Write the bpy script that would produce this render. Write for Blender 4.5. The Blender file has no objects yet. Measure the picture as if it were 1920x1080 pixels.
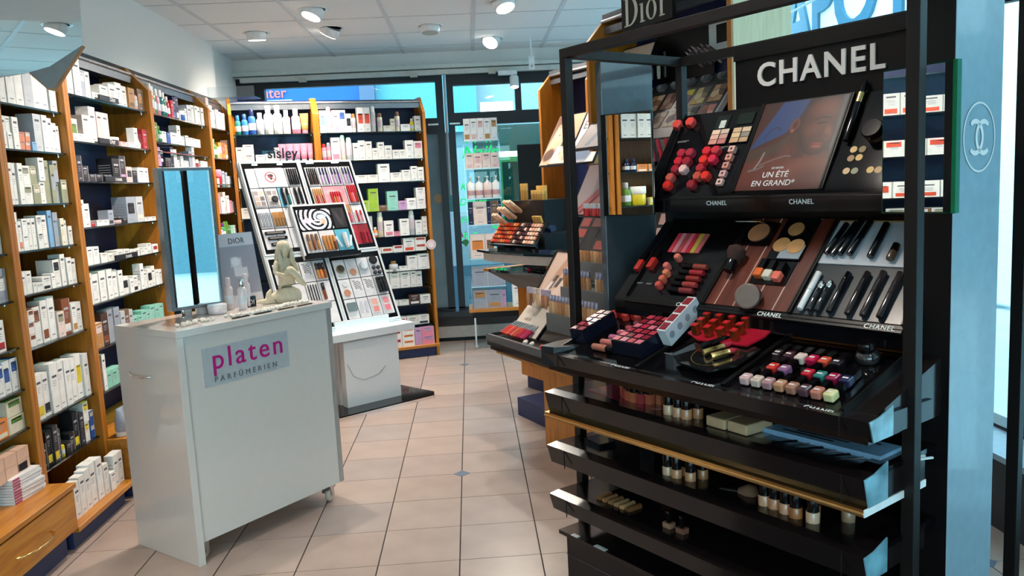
import bpy, math, random
import numpy as np
from mathutils import Matrix, Vector
random.seed(7)
SC = bpy.context.scene
COL = SC.collection
PI = math.pi
# ------------------------------------------------------------------ camera, world, exposure
YAW, PIT, ROL, CAMH = 0.0472, 0.1262, -0.0505, 1.504
def cam_axes():
    cy, sy = math.cos(YAW), math.sin(YAW)
    f = Vector((sy*math.cos(PIT), cy*math.cos(PIT), -math.sin(PIT)))
    r = Vector((cy, -sy, 0)); u = r.cross(f)
    return r*math.cos(ROL)+u*math.sin(ROL), -r*math.sin(ROL)+u*math.cos(ROL), f
_r, _u, _f = cam_axes()
cam_data = bpy.data.cameras.new('camera'); cam = bpy.data.objects.new('camera', cam_data); COL.objects.link(cam)
cam.matrix_world = Matrix(((_r.x, _u.x, -_f.x, 0), (_r.y, _u.y, -_f.y, 0), (_r.z, _u.z, -_f.z, CAMH), (0, 0, 0, 1)))
cam_data.sensor_width = 36; cam_data.lens = 28.125; cam_data.clip_start = .05; cam_data.clip_end = 200
SC.camera = cam
SC.view_settings.view_transform = 'Standard'; SC.view_settings.look = 'None'
SC.view_settings.gamma = 1; SC.view_settings.use_curve_mapping = False
SC.view_settings.exposure = 0.08
WORLD_COL = (.60, .85, 1.0); WORLD_STR = 5.4
LAMP_COL = (1.0, .88, .76); LAMP_W = 31
w = bpy.data.worlds.new('sky'); SC.world = w; w.use_nodes = True
_bg = w.node_tree.nodes['Background']; _bg.inputs[1].default_value = WORLD_STR
_tc = w.node_tree.nodes.new('ShaderNodeTexCoord'); _sp = w.node_tree.nodes.new('ShaderNodeSeparateXYZ')
_cr = w.node_tree.nodes.new('ShaderNodeValToRGB')
w.node_tree.links.new(_tc.outputs['Generated'], _sp.inputs[0]); w.node_tree.links.new(_sp.outputs['Z'], _cr.inputs[0])
w.node_tree.links.new(_cr.outputs[0], _bg.inputs[0])
_cr.color_ramp.elements[0].color = (*WORLD_COL, 1); _cr.color_ramp.elements[1].color = (.55, .80, 1, 1)

# ------------------------------------------------------------------ materials
MATS = {}
def M(name, col=(.8, .8, .8), rough=.5, metal=0., spec=.5, emit=0., ecol=None, alpha=1., noise=.06, scale=30, bump=0., coat=0., trans=0., ior=1.45):
    if name in MATS: return MATS[name]
    m = bpy.data.materials.new(name); m.use_nodes = True; MATS[name] = m
    nt = m.node_tree; b = nt.nodes['Principled BSDF']
    b.inputs['Roughness'].default_value = rough; b.inputs['Metallic'].default_value = metal
    b.inputs['Specular IOR Level'].default_value = spec; b.inputs['Coat Weight'].default_value = coat
    b.inputs['Transmission Weight'].default_value = trans; b.inputs['IOR'].default_value = ior
    b.inputs['Alpha'].default_value = alpha
    tc = nt.nodes.new('ShaderNodeTexCoord'); n = nt.nodes.new('ShaderNodeTexNoise'); n.inputs['Scale'].default_value = scale
    nt.links.new(tc.outputs['Object'], n.inputs['Vector'])
    r = nt.nodes.new('ShaderNodeValToRGB'); e = r.color_ramp.elements
    e[0].position = .3; e[1].position = .7
    e[0].color = (*[max(0, c*(1-noise)) for c in col], 1); e[1].color = (*[min(1, c*(1+noise)) for c in col], 1)
    nt.links.new(n.outputs['Fac'], r.inputs[0]); nt.links.new(r.outputs[0], b.inputs['Base Color'])
    if emit:
        b.inputs['Emission Color'].default_value = (*(ecol or col), 1); b.inputs['Emission Strength'].default_value = emit
    if bump:
        bp = nt.nodes.new('ShaderNodeBump'); bp.inputs['Strength'].default_value = bump; bp.inputs['Distance'].default_value = .01
        nt.links.new(n.outputs['Fac'], bp.inputs['Height']); nt.links.new(bp.outputs[0], b.inputs['Normal'])
    return m
def hexc(h, g=1.0):
    h = h.lstrip('#'); o = []
    for i in (0, 2, 4):
        c = int(h[i:i+2], 16)/255; o.append((c/12.92 if c <= .04045 else ((c+.055)/1.055)**2.4)*g)
    return tuple(o)
def C(h, rough=.45, **k): return M('colour_'+h+'_%d' % (rough*100)+''.join('%s%s' % (a, v) for a, v in sorted(k.items())), hexc(h), rough, **k)
def wood(name, c1, c2, rough=.35, axis='Z', sc=1.0):
    if name in MATS: return MATS[name]
    m = bpy.data.materials.new(name); m.use_nodes = True; MATS[name] = m; nt = m.node_tree; b = nt.nodes['Principled BSDF']
    tc = nt.nodes.new('ShaderNodeTexCoord'); mp = nt.nodes.new('ShaderNodeMapping')
    s = [22, 22, 22]; s['XYZ'.index(axis)] = 1.6; mp.inputs['Scale'].default_value = [x*sc for x in s]
    n = nt.nodes.new('ShaderNodeTexNoise'); n.inputs['Scale'].default_value = 2.2; n.inputs['Detail'].default_value = 6; n.inputs['Distortion'].default_value = .8
    r = nt.nodes.new('ShaderNodeValToRGB'); r.color_ramp.elements[0].color = (*c1, 1); r.color_ramp.elements[1].color = (*c2, 1)
    r.color_ramp.elements[0].position = .35; r.color_ramp.elements[1].position = .68
    nt.links.new(tc.outputs['Object'], mp.inputs[0]); nt.links.new(mp.outputs[0], n.inputs['Vector']); nt.links.new(n.outputs['Fac'], r.inputs[0])
    nt.links.new(r.outputs[0], b.inputs['Base Color']); b.inputs['Roughness'].default_value = rough
    return m
def glassmat(name, tint=(.9, 1, .98), gloss=.12, rough=0.0):
    if name in MATS: return MATS[name]
    m = bpy.data.materials.new(name); m.use_nodes = True; MATS[name] = m; nt = m.node_tree
    for n in list(nt.nodes): nt.nodes.remove(n)
    o = nt.nodes.new('ShaderNodeOutputMaterial'); mx = nt.nodes.new('ShaderNodeMixShader'); t = nt.nodes.new('ShaderNodeBsdfTransparent')
    g = nt.nodes.new('ShaderNodeBsdfGlossy'); g.inputs['Roughness'].default_value = rough; t.inputs[0].default_value = (*tint, 1)
    fr = nt.nodes.new('ShaderNodeLayerWeight'); pw = nt.nodes.new('ShaderNodeMath'); pw.operation = 'POWER'; pw.inputs[1].default_value = 5
    ad = nt.nodes.new('ShaderNodeMath'); ad.operation = 'MULTIPLY_ADD'; ad.inputs[1].default_value = .7; ad.inputs[2].default_value = gloss*.3
    nt.links.new(fr.outputs['Facing'], pw.inputs[0]); nt.links.new(pw.outputs[0], ad.inputs[0]); nt.links.new(ad.outputs[0], mx.inputs[0])
    nt.links.new(t.outputs[0], mx.inputs[1]); nt.links.new(g.outputs[0], mx.inputs[2]); nt.links.new(mx.outputs[0], o.inputs[0])
    return m
def attrmat(name='printed_paper', rough=.35, emit=0.):
    if name in MATS: return MATS[name]
    m = bpy.data.materials.new(name); m.use_nodes = True; MATS[name] = m; nt = m.node_tree; b = nt.nodes['Principled BSDF']
    a = nt.nodes.new('ShaderNodeVertexColor'); a.layer_name = 'Col'
    nt.links.new(a.outputs['Color'], b.inputs['Base Color']); b.inputs['Roughness'].default_value = rough
    if emit:
        nt.links.new(a.outputs['Color'], b.inputs['Emission Color']); b.inputs['Emission Strength'].default_value = emit
    return m
WOOD = wood('oak_veneer', hexc('A8641A'), hexc('C27D26'))
WOODX = wood('oak_veneer_board', hexc('AE6A20'), hexc('CB882E'), axis='X')
WOODD = wood('oak_veneer_back', hexc('6E3A12'), hexc('844A18'), .45)
BEECH = wood('pale_beech_veneer', hexc('DEC69C'), hexc('ECD8B2'), .5)
NAVY = M('navy_laminate', hexc('1B2A52'), .45); NAVYP = M('navy_plinth', hexc('27345C'), .5)
BLACK = M('black_gloss', (.0035, .003, .004), .10, spec=.4, coat=.1); BLACKM = M('black_satin', (.005, .0045, .005), .34, spec=.3)
BLACKB = M('black_bronze_gloss', (.010, .007, .007), .16, spec=.5)
TUBEM = M('black_frame_metal', (.008, .006, .006), .45, spec=.35)
WHITE = M('white_gloss_laminate', (.74, .78, .80), .18, coat=.4, noise=.01); WHITEC = M('cream_white_gloss_laminate', (.74, .675, .625), .14, coat=.5, noise=.01); WHITEM = M('white_matt', (.78, .78, .76), .6, noise=.02)
WALLW = M('painted_wall_white', (.80, .80, .77), .85, noise=.015, scale=60, bump=.03)
STEEL = M('brushed_steel', (.55, .55, .56), .3, metal=1, noise=.1); DSTEEL = M('dark_steel', (.28, .29, .31), .35, metal=.9)
CHROME = M('chrome', (.85, .85, .86), .08, metal=1, noise=.01); GOLD = M('polished_gold', (.85, .58, .22), .22, metal=1); BRASS = M('brass', (.85, .62, .25), .15, metal=1)
MIRROR = M('mirror_silver', (.88, .92, .91), .0, metal=1, noise=.0)
GLASS = glassmat('clear_glass'); SHELFG = glassmat('green_shelf_glass', (.55, .78, .72), .25); ACRYL = glassmat('clear_acrylic', (.93, .97, 1.0), .5, .05)
GEDGE = M('green_glass_edge', hexc('1E3B36'), .15, coat=.5); GEDGED = M('dark_glass_edge', hexc('12181C'), .15, coat=.5)
PRINTG = M('print_grey', hexc('A9AAB2'), .5); PRINTD = M('print_dark', hexc('44424A'), .5)
FRAME = M('window_frame_black', hexc('10131C'), .35)
INK = M('white_lettering', (.75, .75, .74), .4)

# ------------------------------------------------------------------ mesh builder
class MB:
    def __init__(s): s.v = []; s.f = []; s.m = []; s.sm = []; s.mats = []
    def mi(s, mat):
        if mat not in s.mats: s.mats.append(mat)
        return s.mats.index(mat)
    def add(s, vs, fs, mat, smooth=False, X=None):
        b = len(s.v); i = s.mi(mat)
        if X is not None: vs = [tuple(X @ Vector(v)) for v in vs]
        s.v += [tuple(v) for v in vs]
        for f in fs: s.f.append(tuple(b+k for k in f)); s.m.append(i); s.sm.append(smooth)
        return s
    def box(s, x0, x1, y0, y1, z0, z1, mat, X=None):
        vs = [(x, y, z) for z in (z0, z1) for y in (y0, y1) for x in (x0, x1)]
        return s.add(vs, [(0, 2, 3, 1), (4, 5, 7, 6), (0, 1, 5, 4), (2, 6, 7, 3), (0, 4, 6, 2), (1, 3, 7, 5)], mat, X=X)
    def prism(s, poly, d0, d1, mat, axis='Y', X=None):     # poly in the plane across axis
        n = len(poly)
        def P(a, b, d): return {'Y': (a, d, b), 'X': (d, a, b), 'Z': (a, b, d)}[axis]
        vs = [P(a, b, d0) for a, b in poly]+[P(a, b, d1) for a, b in poly]
        fs = [tuple(range(n)), tuple(range(2*n-1, n-1, -1))]+[(i, i+n, (i+1) % n+n, (i+1) % n) for i in range(n)]
        return s.add(vs, fs, mat, X=X)
    def lathe(s, prof, mat, n=14, cx=0, cy=0, X=None, smooth=True, sx=1, sy=1):
        vs = []; fs = []
        for r, z in prof:
            for k in range(n): a = 2*PI*k/n; vs.append((cx+r*sx*math.cos(a), cy+r*sy*math.sin(a), z))
        L = len(prof)
        for j in range(L-1):
            for k in range(n): k2 = (k+1) % n; fs.append((j*n+k, j*n+k2, (j+1)*n+k2, (j+1)*n+k))
        s.add(vs, fs, mat, smooth, X)
        if prof[0][0] > 1e-5: s.add(vs[:n], [tuple(range(n-1, -1, -1))], mat, False, X)
        if prof[-1][0] > 1e-5: s.add(vs[-n:], [tuple(range(n))], mat, False, X)
        return s
    def tube(s, pts, r, mat, n=8, rs=None):
        pts = [Vector(p) for p in pts]; vs = []; fs = []
        for i, p in enumerate(pts):
            d = (pts[min(i+1, len(pts)-1)]-pts[max(i-1, 0)]).normalized()
            a = d.orthogonal().normalized(); b = d.cross(a); rr = rs[i] if rs else r
            if i and abs(a.dot(pa)) < .99:
                a = (pa-d*pa.dot(d)).normalized(); b = d.cross(a)
            pa = a
            for k in range(n): t = 2*PI*k/n; vs.append(tuple(p+(a*math.cos(t)+b*math.sin(t))*rr))
        for j in range(len(pts)-1):
            for k in range(n): k2 = (k+1) % n; fs.append((j*n+k, j*n+k2, (j+1)*n+k2, (j+1)*n+k))
        s.add(vs, fs, mat, True); s.add(vs[:n], [tuple(range(n-1, -1, -1))], mat); s.add(vs[-n:], [tuple(range(n))], mat)
        return s
    def mesh(s, name='mesh'):
        me = bpy.data.meshes.new(name); me.from_pydata(s.v, [], s.f)
        for m in s.mats: me.materials.append(m)
        me.polygons.foreach_set('material_index', s.m); me.polygons.foreach_set('use_smooth', s.sm); me.update()
        return me
def T(x=0, y=0, z=0): return Matrix.Translation((x, y, z))
def RX(d): return Matrix.Rotation(math.radians(d), 4, 'X')
def RY(d): return Matrix.Rotation(math.radians(d), 4, 'Y')
def RZ(d): return Matrix.Rotation(math.radians(d), 4, 'Z')
def link(name, data, mtx, parent=None):
    o = bpy.data.objects.new(name, data); COL.objects.link(o)
    if parent: o.parent = parent
    o.matrix_basis = mtx; return o
def tag(o, label, cat, group=None):
    o['label'] = label; o['category'] = cat
    if group: o['group'] = group
    return o
def thing(name, label, cat, mtx=Matrix(), group=None):
    o = link(name, None, mtx); o.empty_display_size = .05; return tag(o, label, cat, group)
def solo(name, mb, label, cat, mtx=Matrix(), group=None):
    return tag(link(name, mb.mesh(name) if isinstance(mb, MB) else mb, mtx), label, cat, group)
def part(name, mb, parent, mtx=Matrix(), label=None, stuff=False):
    o = link(name, mb.mesh(name) if isinstance(mb, MB) else mb, mtx, parent)
    if label: o['label'] = label
    if stuff: o['kind'] = 'stuff'
    return o
def struct(name, mb, mtx=Matrix()):
    o = link(name, mb.mesh(name) if isinstance(mb, MB) else mb, mtx); o['kind'] = 'structure'; return o
def bevel(o, w=.002, seg=2):
    b = o.modifiers.new('bevel', 'BEVEL'); b.width = w; b.segments = seg; b.limit_method = 'ANGLE'; return o
_ord = ['first', 'second', 'third', 'fourth', 'fifth', 'sixth', 'seventh', 'eighth', 'ninth', 'tenth', 'eleventh', 'twelfth', 'thirteenth', 'fourteenth', 'fifteenth', 'sixteenth', 'seventeenth', 'eighteenth', 'nineteenth', 'twentieth', 'twenty-first', 'twenty-second', 'twenty-third', 'twenty-fourth']
def nth(i): return _ord[i] if i < len(_ord) else 'further'
# text
_TX = {}
def text_mesh(s, size, mat, ext=.0006, bold=0., spacing=1., align='LEFT', shear=0.):
    key = (s, size, mat.name, ext, bold, spacing, align)
    if key in _TX: return _TX[key]
    cu = bpy.data.curves.new('text', 'FONT'); cu.body = s; cu.size = size; cu.extrude = ext; cu.offset = bold*size; cu.space_character = spacing
    cu.align_x = align; cu.resolution_u = 4; cu.shear = shear; cu.materials.append(mat)
    o = bpy.data.objects.new('tmp', cu); COL.objects.link(o)
    dg = bpy.context.evaluated_depsgraph_get(); me = bpy.data.meshes.new_from_object(o.evaluated_get(dg))
    bpy.data.objects.remove(o); bpy.data.curves.remove(cu); me.name = 'lettering'
    if not me.materials: me.materials.append(mat)
    _TX[key] = me; return me
# printed pictures: flat panels with per-vertex print colours
def picture(w, h, ops, nx=60, ny=60, mat=None):
    """ops in unit coordinates (x right 0..1, y up 0..1). Returns a flat mesh in the XZ plane, facing -Y, origin bottom left."""
    X, Y = np.meshgrid(np.linspace(0, 1, nx+1), np.linspace(0, 1, ny+1)); A = np.zeros((ny+1, nx+1, 3)); asp = h/w
    for op in ops:
        k = op[0]
        if k == 'bg': A[:] = hexc(op[1]); continue
        if k == 'g':          # vertical or slanted blend between two colours
            c0, c1, ax, ay = np.array(hexc(op[1])), np.array(hexc(op[2])), op[3], op[4]
            t = np.clip(ax*X+ay*Y+(op[5] if len(op) > 5 else 0), 0, 1)[..., None]; A[:] = c0*(1-t)+c1*t; continue
        if k == 'e':
            _, cx, cy, rx, ry, ang, col, soft = op[:8]
            a = math.radians(ang); dx = X-cx; dy = (Y-cy)*asp
            u = (dx*math.cos(a)+dy*math.sin(a))/rx; v = (-dx*math.sin(a)+dy*math.cos(a))/(ry*asp)
            d = (np.sqrt(u*u+v*v)-1)*min(rx, ry*asp)
        elif k == 'p':
            _, pts, col, soft = op[:4]
            P = [(a, b*asp) for a, b in pts]; x = X; y = Y*asp; d = np.full(X.shape, 1e9); ins = np.zeros(X.shape, bool)
            for (x0, y0), (x1, y1) in zip(P, P[1:]+P[:1]):
                ex, ey = x1-x0, y1-y0; t = np.clip(((x-x0)*ex+(y-y0)*ey)/(ex*ex+ey*ey+1e-12), 0, 1)
                d = np.minimum(d, np.hypot(x-x0-t*ex, y-y0-t*ey))
                c = (y0 > y) != (y1 > y); xi = x0+(y-y0)*ex/(ey if abs(ey) > 1e-12 else 1e-12); ins ^= c & (x < xi)
            d = np.where(ins, -d, d)
        elif k == 'l':        # stroke
            _, pts, wd, col, soft = op[:5]
            P = [(a, b*asp) for a, b in pts]; d = np.full(X.shape, 1e9)
            for (x0, y0), (x1, y1) in zip(P, P[1:]):
                ex, ey = x1-x0, y1-y0; t = np.clip(((X-x0)*ex+(Y*asp-y0)*ey)/(ex*ex+ey*ey+1e-12), 0, 1)
                d = np.minimum(d, np.hypot(X-x0-t*ex, Y*asp-y0-t*ey))
            d = d-wd
        elif k == 'swirl':
            _, cx, cy, n, c0, c1 = op
            r = np.hypot(X-cx, (Y-cy)*asp); t = np.arctan2((Y-cy)*asp, X-cx)
            s_ = np.sin(t*3+r*n) > 0; A[:] = np.where(s_[..., None], np.array(hexc(c0)), np.array(hexc(c1))); continue
        m = np.clip(.5-d/max(soft, 1e-3), 0, 1)[..., None]*(op[-1] if isinstance(op[-1], float) and k == 'z' else 1)
        A = A*(1-m)+np.array(hexc(col))*m
    me = bpy.data.meshes.new('print')
    V_ = np.stack([X*w, np.zeros_like(X), Y*h], -1).reshape(-1, 3); idx = np.arange((nx+1)*(ny+1)).reshape(ny+1, nx+1)
    F_ = np.stack([idx[:-1, :-1], idx[:-1, 1:], idx[1:, 1:], idx[1:, :-1]], -1).reshape(-1, 4)
    me.from_pydata(V_.tolist(), [], F_.tolist())
    a = me.color_attributes.new('Col', 'FLOAT_COLOR', 'POINT'); a.data.foreach_set('color', np.concatenate([A.reshape(-1, 3), np.ones((A.size//3, 1))], 1).ravel())
    me.materials.append(mat or attrmat()); me.update(); return me

# ------------------------------------------------------------------ products
KC = {'w': 'EDEBE6', 'W': 'F4F3F0', 'c': 'E9DFC8', 'g': 'C3C6CC', 's': 'E08A6C', 'o': '9A9B80', 'b': '7FB0D8', 'n': '1B2348', 'N': '2E5BA8', 'k': '1A1A20', 'K': '34323A',
      'p': 'E9BFBE', 'P': 'E58AA0', 'r': 'B32833', 'R': 'E2553C', 'y': 'E8CF2A', 'm': '8ED0BE', 'M': '6FB8A8', 'l': '9CC43A', 'v': 'C79BC9', 'B': '8A4A28', 'd': 'C08A50', 't': '1F6F6B',
      'u': '2A6FB5', 'G': '3F8F5A', 'x': '7A5C44', 'O': 'E98A3C', 'z': '9FA6B4', 'q': 'F0D9CF', 'e': '5E8A3A', 'V': '70308A', 'D': '4A3028'}
KN = {'w': 'white', 'W': 'bright white', 'c': 'cream', 'g': 'silver grey', 's': 'salmon', 'o': 'olive grey', 'b': 'light blue', 'n': 'navy', 'N': 'blue', 'k': 'black', 'K': 'charcoal',
      'p': 'pale pink', 'P': 'pink', 'r': 'dark red', 'R': 'orange red', 'y': 'yellow', 'm': 'mint', 'M': 'teal green', 'l': 'lime green', 'v': 'lilac', 'B': 'brown', 'd': 'tan', 't': 'teal',
      'u': 'deep blue', 'G': 'green', 'x': 'taupe', 'O': 'orange', 'z': 'steel grey', 'q': 'blush', 'e': 'moss green', 'V': 'purple', 'D': 'dark brown'}
_PM = {}
def carton(w, h, d, c, band, var):
    key = ('c', round(w, 3), round(h, 3), round(d, 3), c, band, var)
    if key in _PM: return _PM[key]
    m = MB(); body = C(KC[c], .5); m.box(0, w, 0, d, 0, h, body)
    e = .0005; dk = c in 'nkKrBtuVDNex'; ink = C('B9B9C4', .5) if dk else (PRINTG if var % 2 else C('8F9098', .5))
    if band:
        bm = C(KC[band], .5)
        z0, z1 = ((.08, .3), (.6, .9), (.35, .75))[var % 3]
        m.box(w*.14, w*.86, -e, 0, h*z0, h*z1, bm)
        if var % 3 == 1: m.box(0, w, 0, d, h, h+.001, bm)
    zz = h*(.80 if var % 2 else .70)
    m.box(w*.22, w*.78, -e, 0, zz, zz+min(.010, h*.07), C('55555E', .5) if not dk else ink)      # maker's line
    for k in range(3 if h > .07 else 1):
        z = zz-(.018+.010*k)*min(1, h/.12); m.box(w*.28, w*(.72-.05*k), -e, 0, z, z+.0022, ink)
    if h > .1: m.box(w*.3, w*.7, -e, 0, h*.10, h*.10+.005, ink)
    if var % 4 == 2:                                     # fine rules down the side seen by the customer
        for k in range(5): m.box(-e, 0, d*.12, d*.88, h*(.3+.1*k), h*(.3+.1*k)+.0025, ink)
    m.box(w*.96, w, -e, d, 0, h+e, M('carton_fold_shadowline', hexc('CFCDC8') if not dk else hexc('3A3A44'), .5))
    me = m.mesh('carton'); _PM[key] = me; return me
def bottle(kind, w, h, c, cap):
    key = (kind, w, h, c, cap)
    if key in _PM: return _PM[key]
    r = w/2; bm = C(KC[c], .22, coat=.4); cm = C(KC[cap], .3); b = MB(); k = MB()
    if kind == 'o':
        hb = h*.74; b.lathe([(r*.9, 0), (r, .004), (r, hb*.88), (r*.75, hb*.97), (r*.45, hb)], bm)
        b.lathe([(r*1.005, hb*.25), (r*1.01, hb*.26), (r*1.01, hb*.6), (r*1.005, hb*.61)], C('D9DCE0' if c not in 'wWcg' else 'B9BCC4', .5))
        k.lathe([(r*.55, hb), (r*.58, hb+.003), (r*.58, h-.003), (r*.5, h)], cm)
    elif kind == 'p':
        hb = h*.72; b.lathe([(r*.95, 0), (r, .004), (r, hb*.93), (r*.8, hb)], bm)
        b.lathe([(r*1.005, hb*.2), (r*1.01, hb*.21), (r*1.01, hb*.5), (r*1.005, hb*.51)], C('C9A0A0', .5))
        k.lathe([(r*.5, hb), (r*.5, hb+.012), (r*.2, hb+.014), (r*.2, h-.012), (r*.35, h-.011), (r*.35, h-.002), (r*.3, h)], cm, 10)
        k.box(-r*.2, r*.2, -r*1.2, 0, h-.011, h-.004, cm)
    elif kind == 't':
        hc = h*.16; b.lathe([(r*.7, hc), (r*.85, hc+.01), (r*.95, h*.5), (r*1.02, h*.9), (r*1.05, h)], bm, 14, sx=1, sy=1)
        vs = b.v; nn = []
        for (x, y, z) in vs:
            t = max(0, (z-h*.35)/(h*.65)); nn.append((x*(1+.12*t), y*(1-.9*t), z))
        b.v = nn; b.box(-r*.55, r*.55, -r*.75, -r*.7, h*.45, h*.5, C('A8A8B0', .5))
        k.lathe([(r*.72, 0), (r*.78, .002), (r*.74, hc)], cm)
    elif kind == 'j':
        hb = h*.6; b.lathe([(r*.85, 0), (r*.98, h*.12), (r, hb*.7), (r*.96, hb)], bm, 18)
        k.lathe([(r*1.0, hb), (r*1.02, hb+.002), (r*1.02, h-.003), (r*.95, h)], cm, 18)
    elif kind == 's':
        hb = h*.78; b.lathe([(r*.95, 0), (r, .003), (r, hb*.96), (r*.85, hb)], bm); b.lathe([(r*1.008, hb*.3), (r*1.01, hb*.31), (r*1.01, hb*.75), (r*1.008, hb*.76)], C('D0C2C8', .4))
        k.lathe([(r*.82, hb), (r*.8, h*.93), (r*.55, h)], cm)
    me = (b.mesh('bottle'), k.mesh('cap')); _PM[key] = me; return me
KIND = {'o': ('lotion_bottle', 'bottle', 'bottle'), 'p': ('pump_bottle', 'pump bottle', 'bottle'), 't': ('cream_tube', 'tube', 'tube'), 'j': ('cream_jar', 'jar', 'jar'), 's': ('spray_can', 'spray bottle', 'bottle')}
def size_word(w, h, d=None):
    if h > .15: return 'tall'
    if h < .05: return 'flat'
    if w > .09: return 'wide'
    if h < .085: return 'small'
    return 'upright'
def stock(fr, x0, x1, spec, shelf, group, ydef=.02, deep=.085, front=1):
    """spec tokens kindWxH:colours*count^stack ; _n gaps. fr: shelf frame, x right, y back, z up at shelf surface."""
    items = []; tot = 0
    for tk in spec.split():
        if tk[0] == '_': items.append(('_', float(tk[1:])/100)); tot += float(tk[1:])/100; continue
        kind = tk[0]; rest = tk[1:]; n = st = 1
        if '^' in rest: rest, s_ = rest.split('^'); st = int(s_)
        if '*' in rest: rest, s_ = rest.split('*'); n = int(s_)
        dims, cc = rest.split(':'); d = dims.split('x'); W_, H_ = float(d[0])/100, float(d[1])/100
        D_ = float(d[2])/100 if len(d) > 2 else None
        for _ in range(n): items.append((kind, W_, H_, cc, st, D_)); tot += W_+.002
    avail = x1-x0; k = min(1.3, avail/tot); x = x0; i = 0; rnd = random.Random(shelf)
    cols = [it for it in items if it[0] != '_']; total = len(cols)
    for it in items:
        if it[0] == '_': x += it[1]*k; continue
        kind, W_, H_, cc, st, D_ = it; Wk = W_*k; i += 1
        where = ('rightmost' if i == total else 'leftmost' if i == 1 else nth(i-1)+' from left')
        for s_ in range(st):
            yy = ydef+rnd.uniform(0, .012); ang = rnd.uniform(-1.5, 1.5)
            pos = '' if st == 1 else (('lower ', 'upper ') if st == 2 else ('bottom ', 'middle ', 'top ', 'topmost '))[s_]
            if kind in 'bf':
                D = D_ or min(deep, max(.04, W_*1.1)); c = cc[0]; band = cc[1] if len(cc) > 1 else None
                me = carton(Wk, H_, D, c, band, rnd.randrange(4) if st == 1 else 1)
                bandw = ' with %s print' % KN[band] if band and len(shelf.split()) < 8 else ''
                lab = '%s%s %s carton%s, %s on %s' % (pos, KN[c], size_word(Wk, H_), bandw, where, shelf)
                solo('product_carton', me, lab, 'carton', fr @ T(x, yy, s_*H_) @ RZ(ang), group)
            else:
                bm, km = bottle(kind, W_*k, H_, cc[0], cc[1] if len(cc) > 1 else 'w'); nm, wd, cat = KIND[kind]
                lab = '%s%s %s, %s on %s' % (pos, KN[cc[0]]+(' '+size_word(W_, H_) if 1 else ''), wd, where, shelf)
                o = solo(nm, bm, lab, cat, fr @ T(x+Wk/2, yy+W_/2, s_*H_) @ RZ(ang), group); part('cap', km, o)
        x += Wk+.002*k

# ================================================================== the setting
XL, XR, YB, YF, ZC = -2.28, 2.34, 8.0, -2.6, 2.82
TX, TY, TT = -.122, 4.119, 1/3
GROUT = M('dark_grout', hexc('3A2F2C'), .8)
TILE = [M('floor_tile_%s' % n, hexc(h), .28, noise=.09, scale=5, spec=.4) for n, h in (('sand', 'A6948A'), ('rose', 'A5948C'), ('grey', 'A0938D'), ('beige', 'A9988E'))]
fl = struct('floor', MB().box(XL-.1, XR+.1, YF, YB+.2, -.08, -.003, GROUT))
_tm = [MB().box(-TT/2+.003, TT/2-.003, -TT/2+.0018, TT/2-.0018, -.012, 0, t).mesh('tile') for t in TILE]
for i in range(-6, 7):
    for j in range(-6, 12):
        cx, cy = TX+(i+.5)*TT, TY+(j+.5)*TT
        o = link('tile', random.choice(_tm), T(cx, cy, 0), fl)
DIA = M('slate_blue_inset', hexc('55657A'), .4)
_dm = MB().prism([(0, -.045), (.045, 0), (0, .045), (-.045, 0)], .0, .0012, DIA, 'Z').mesh('diamond_tile')
for i in range(-6, 8, 2):
    for j in range(-8, 13):
        if (j % 8 == 0 and i % 4 == 0) or (j % 8 == 4 and i % 4 == 2): link('diamond_tile', _dm, T(TX+i*TT, TY+j*TT, 0), fl)
# ceiling: plaster slab with lay-in panels and T-bars
ce = struct('ceiling', MB().box(XL-.1, XR+.1, YF, YB+.2, ZC+.012, ZC+.1, WHITEM))
CP = M('ceiling_panel', (.84, .86, .86), .9, noise=.03, scale=120, bump=.08)
_cm = MB().box(-.318, .318, -.308, .308, .0, .012, CP).mesh('ceiling_panel')
for i in range(-1, 7):
    for j in range(-9, 6):
        link('ceiling_panel', _cm, T(-1.87+.66*(i+.5)-.66+.0, 4.38+.64*(j+.5), ZC), ce)
TB = M('ceiling_grid_bar', (.66, .68, .70), .5)
for i in range(0, 8): part('grid_bar', MB().box(-.016, .016, YF, 7.95, ZC-.004, ZC+.002, TB), ce, T(-1.87+.66*(i), 0, 0))
for j in range(-10, 6): part('cross_bar', MB().box(XL, XR, -.006, .006, ZC-.002, ZC+.002, TB), ce, T(0, 4.38+.64*j, 0))
# walls
struct('wall_left', MB().box(XL-.1, XL, YF, YB+.2, 0, ZC+.05, WALLW).box(XL, -2.1, YF, 7.1, 2.36, ZC, WALLW).box(XL, -2.16, 7.1, 7.95, 0, ZC, WALLW))
struct('wall_back', MB().box(XL, XR, 7.93, 8.1, 2.645, ZC+.02, WALLW).box(-2.16, XR, 7.84, 7.93, 2.655, 2.69, M('beam_lip', (.62, .66, .62), .7)))
struct('wall_front', MB().box(XL, -1.9, YF-.1, YF, 0, ZC, WALLW).box(1.9, XR, YF-.1, YF, 0, ZC, WALLW).box(-1.9, 1.9, YF-.1, YF, 2.5, ZC, WALLW).box(-1.9, 1.9, YF-.1, YF, 0, .2, WALLW))
wf = struct('window_4', MB().box(-1.9, -1.84, YF-.08, YF, .2, 2.5, FRAME).box(1.84, 1.9, YF-.08, YF, .2, 2.5, FRAME).box(-.03, .03, YF-.08, YF, .2, 2.5, FRAME).box(-1.9, 1.9, YF-.08, YF, 2.44, 2.5, FRAME))
part('pane', MB().box(-1.84, 1.84, YF-.05, YF-.045, .2, 2.44, GLASS), wf)
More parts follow.
